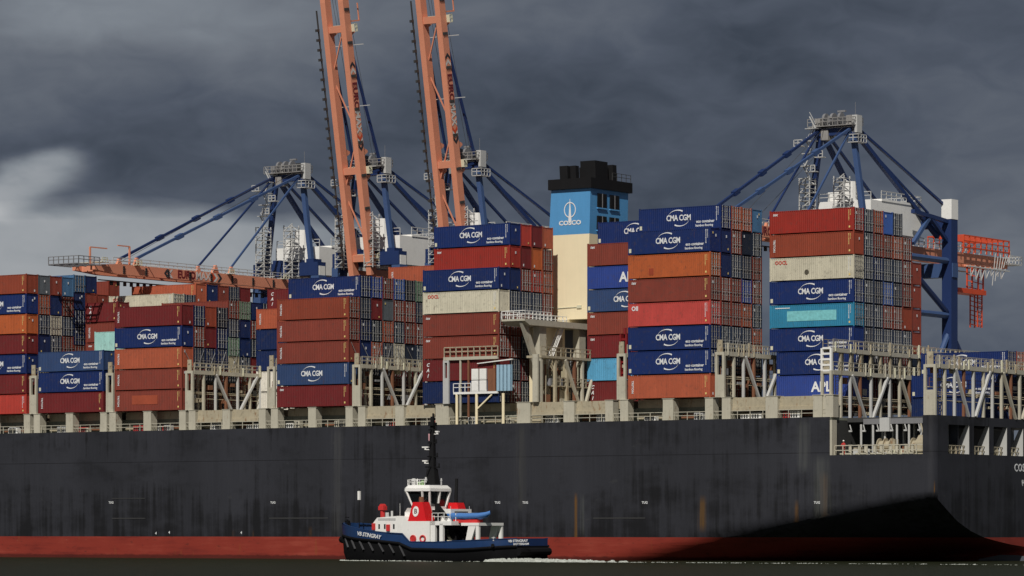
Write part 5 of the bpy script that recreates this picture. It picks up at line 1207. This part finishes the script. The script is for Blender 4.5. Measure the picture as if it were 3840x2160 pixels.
    obj('boat_name', g0, t, mtx=T(xn, -(hb(xn)+.07), 3.15) @ Matrix.Rotation(yaw, 4, 'Z') @ PORT @ Matrix.Rotation(R(-7), 4, 'Z'))
    xn = TX(1912, -5.0); yaw = math.atan2(hb(xn-1.3)-hb(xn+1.3), 2.6)
    obj('boat_name', text_mesh('VB STINGRAY', .42, PRINT, .02, .01, .95), t, mtx=T(xn, -hb(xn)-.10, 2.50) @ Matrix.Rotation(yaw, 4, 'Z') @ PORT @ Matrix.Rotation(R(1.5), 4, 'Z'))
    obj('home_port', text_mesh('ROTTERDAM', .34, PRINT, .02, .01, .95), t, mtx=T(xn+.25, -hb(xn+.25)-.10, 2.12) @ Matrix.Rotation(yaw, 4, 'Z') @ PORT @ Matrix.Rotation(R(1.5), 4, 'Z'))
    return uc, Lh, VT, hb
tu, tL, tv, thb = tug()

# ------------------------------------------------------------------ wake
def foam():
    g = MB(); rr = random.Random(3)
    def fleck(u, v, r, h):
        n = rr.choice((5, 6, 7)); a0 = rr.random()*6
        P = [(u+math.cos(a0+2*math.pi*i/n)*r*rr.uniform(1.0, 2.6), v+math.sin(a0+2*math.pi*i/n)*r*rr.uniform(.6, 1.2), .0) for i in range(n)]
        P2 = [(u+(x-u)*.5, v+(y-v)*.5, h*rr.uniform(.7, 1.2)) for x, y, z in P]
        g.add(P+P2, [(i, (i+1) % n, n+(i+1) % n, n+i) for i in range(n)]+[tuple(range(n, 2*n))])
    # churned water right behind the stern, then a long thinning line
    for i in range(900):
        u = tu+tL-2.5+abs(rr.gauss(0, 1))*6.5; fleck(u, tv-3.2+rr.gauss(0, 1.3), rr.uniform(.06, .32), rr.uniform(.05, .42)*max(.3, 1-abs(u-tu-tL)/22))
    for i in range(800):
        u = tu+tL+rr.random()**.75*75; k = math.sin(u*.21)*.6+math.sin(u*.07)*.8; dens = rr.random()
        if math.sin(u*1.3)+math.sin(u*.57+1)+math.sin(u*2.9) < rr.uniform(-1.6, 1.0)+(u-tu-tL)*.012: continue
        fleck(u, tv-4.2+k+rr.gauss(0, .9), rr.uniform(.02, .10), rr.uniform(.01, .05))
    for i in range(200):                                # bow wave along the near side
        x = -tL+rr.random()**1.7*16; fleck(tu+x, tv-thb(max(-tL+.1, x))*.92-.35-rr.random()*.5-max(0, (x+tL)*.02), rr.uniform(.03, .11), rr.uniform(.02, .10))
    for i in range(60):
        x = rr.uniform(-tL*.3, tL); fleck(tu+x, tv-thb(x)-.2-rr.random()*1.2, rr.uniform(.03, .1), rr.uniform(.02, .08))
    o = g.build('wake_foam', FOAM); o.matrix_world = M; tag(o, 'white foam of the tug wake on dark water', 'foam', kind='stuff')
foam()

# ------------------------------------------------------------------ a hand on the mooring deck
def person(u, v, z, label):
    J = [(0, 0, .92), (0, 0, 1.12), (0, 0, 1.36), (0, .02, 1.50), (.02, -.01, 1.64),          # pelvis, waist, chest, neck, head
         (.10, 0, .88), (.12, -.06, .48), (.12, .02, .09), (.12, -.12, .04),                  # legs
         (-.10, 0, .88), (-.13, .05, .48), (-.14, .10, .09), (-.14, -.04, .04),
         (.19, 0, 1.40), (.26, -.12, 1.14), (.16, -.34, 1.05), (.14, -.42, 1.04),            # arms reach to the rail
         (-.19, 0, 1.40), (-.27, -.10, 1.14), (-.18, -.34, 1.05), (-.16, -.42, 1.04)]
    E = [(0, 1), (1, 2), (2, 3), (3, 4), (0, 5), (5, 6), (6, 7), (7, 8), (0, 9), (9, 10), (10, 11), (11, 12), (2, 13), (13, 14), (14, 15), (15, 16), (2, 17), (17, 18), (18, 19), (19, 20)]
    RR = [.15, .14, .17, .06, .10, .10, .075, .05, .05, .10, .075, .05, .05, .075, .055, .04, .035, .075, .055, .04, .035]
    me = bpy.data.meshes.new('person'); me.from_pydata(J, E, []); me.materials.append(SUIT)
    o = obj('person', me); o.matrix_world = M @ T(u, v, z)
    sk = o.modifiers.new('skin', 'SKIN'); me.skin_vertices.new() if not me.skin_vertices else None
    for i, r in enumerate(RR): me.skin_vertices[0].data[i].radius = (r, r)
    me.skin_vertices[0].data[0].use_root = True
    ss = o.modifiers.new('sub', 'SUBSURF'); ss.levels = 1; ss.render_levels = 1
    SKIN = mat('skin', (.42, .24, .16, 1), .6, var=.05, streak=False)
    h = MB(); n = 10
    for i in range(7):
        a = math.pi*i/6
        for k in range(n): b = 2*math.pi*k/n; h.v.append((.02+.088*math.sin(a)*math.cos(b), -.015+.105*math.sin(a)*math.sin(b), 1.66+.13*math.cos(a)))
    h.f = [(i*n+k, (i+1)*n+k, (i+1)*n+(k+1) % n, i*n+(k+1) % n) for i in range(6) for k in range(n)]; h.m = [0]*len(h.f)
    h.build('head', SKIN, o, True)
    c = MB(); c.v = []
    for i in range(5):
        a = math.pi/2*i/4
        for k in range(12): b = 2*math.pi*k/12; c.v.append((.02+.125*math.cos(a)*math.cos(b), -.015+.145*math.cos(a)*math.sin(b), 1.70+.135*math.sin(a)))
    c.f = [(i*12+k, i*12+(k+1) % 12, (i+1)*12+(k+1) % 12, (i+1)*12+k) for i in range(4) for k in range(12)]+[tuple(range(11, -1, -1))]; c.m = [0]*len(c.f)
    c.build('helmet', WHITE, o, True)
    tag(o, label, 'person')
person(UU(3163, .9), .9, MZ-.01, 'person in red coverall and white helmet at the mooring deck rail')
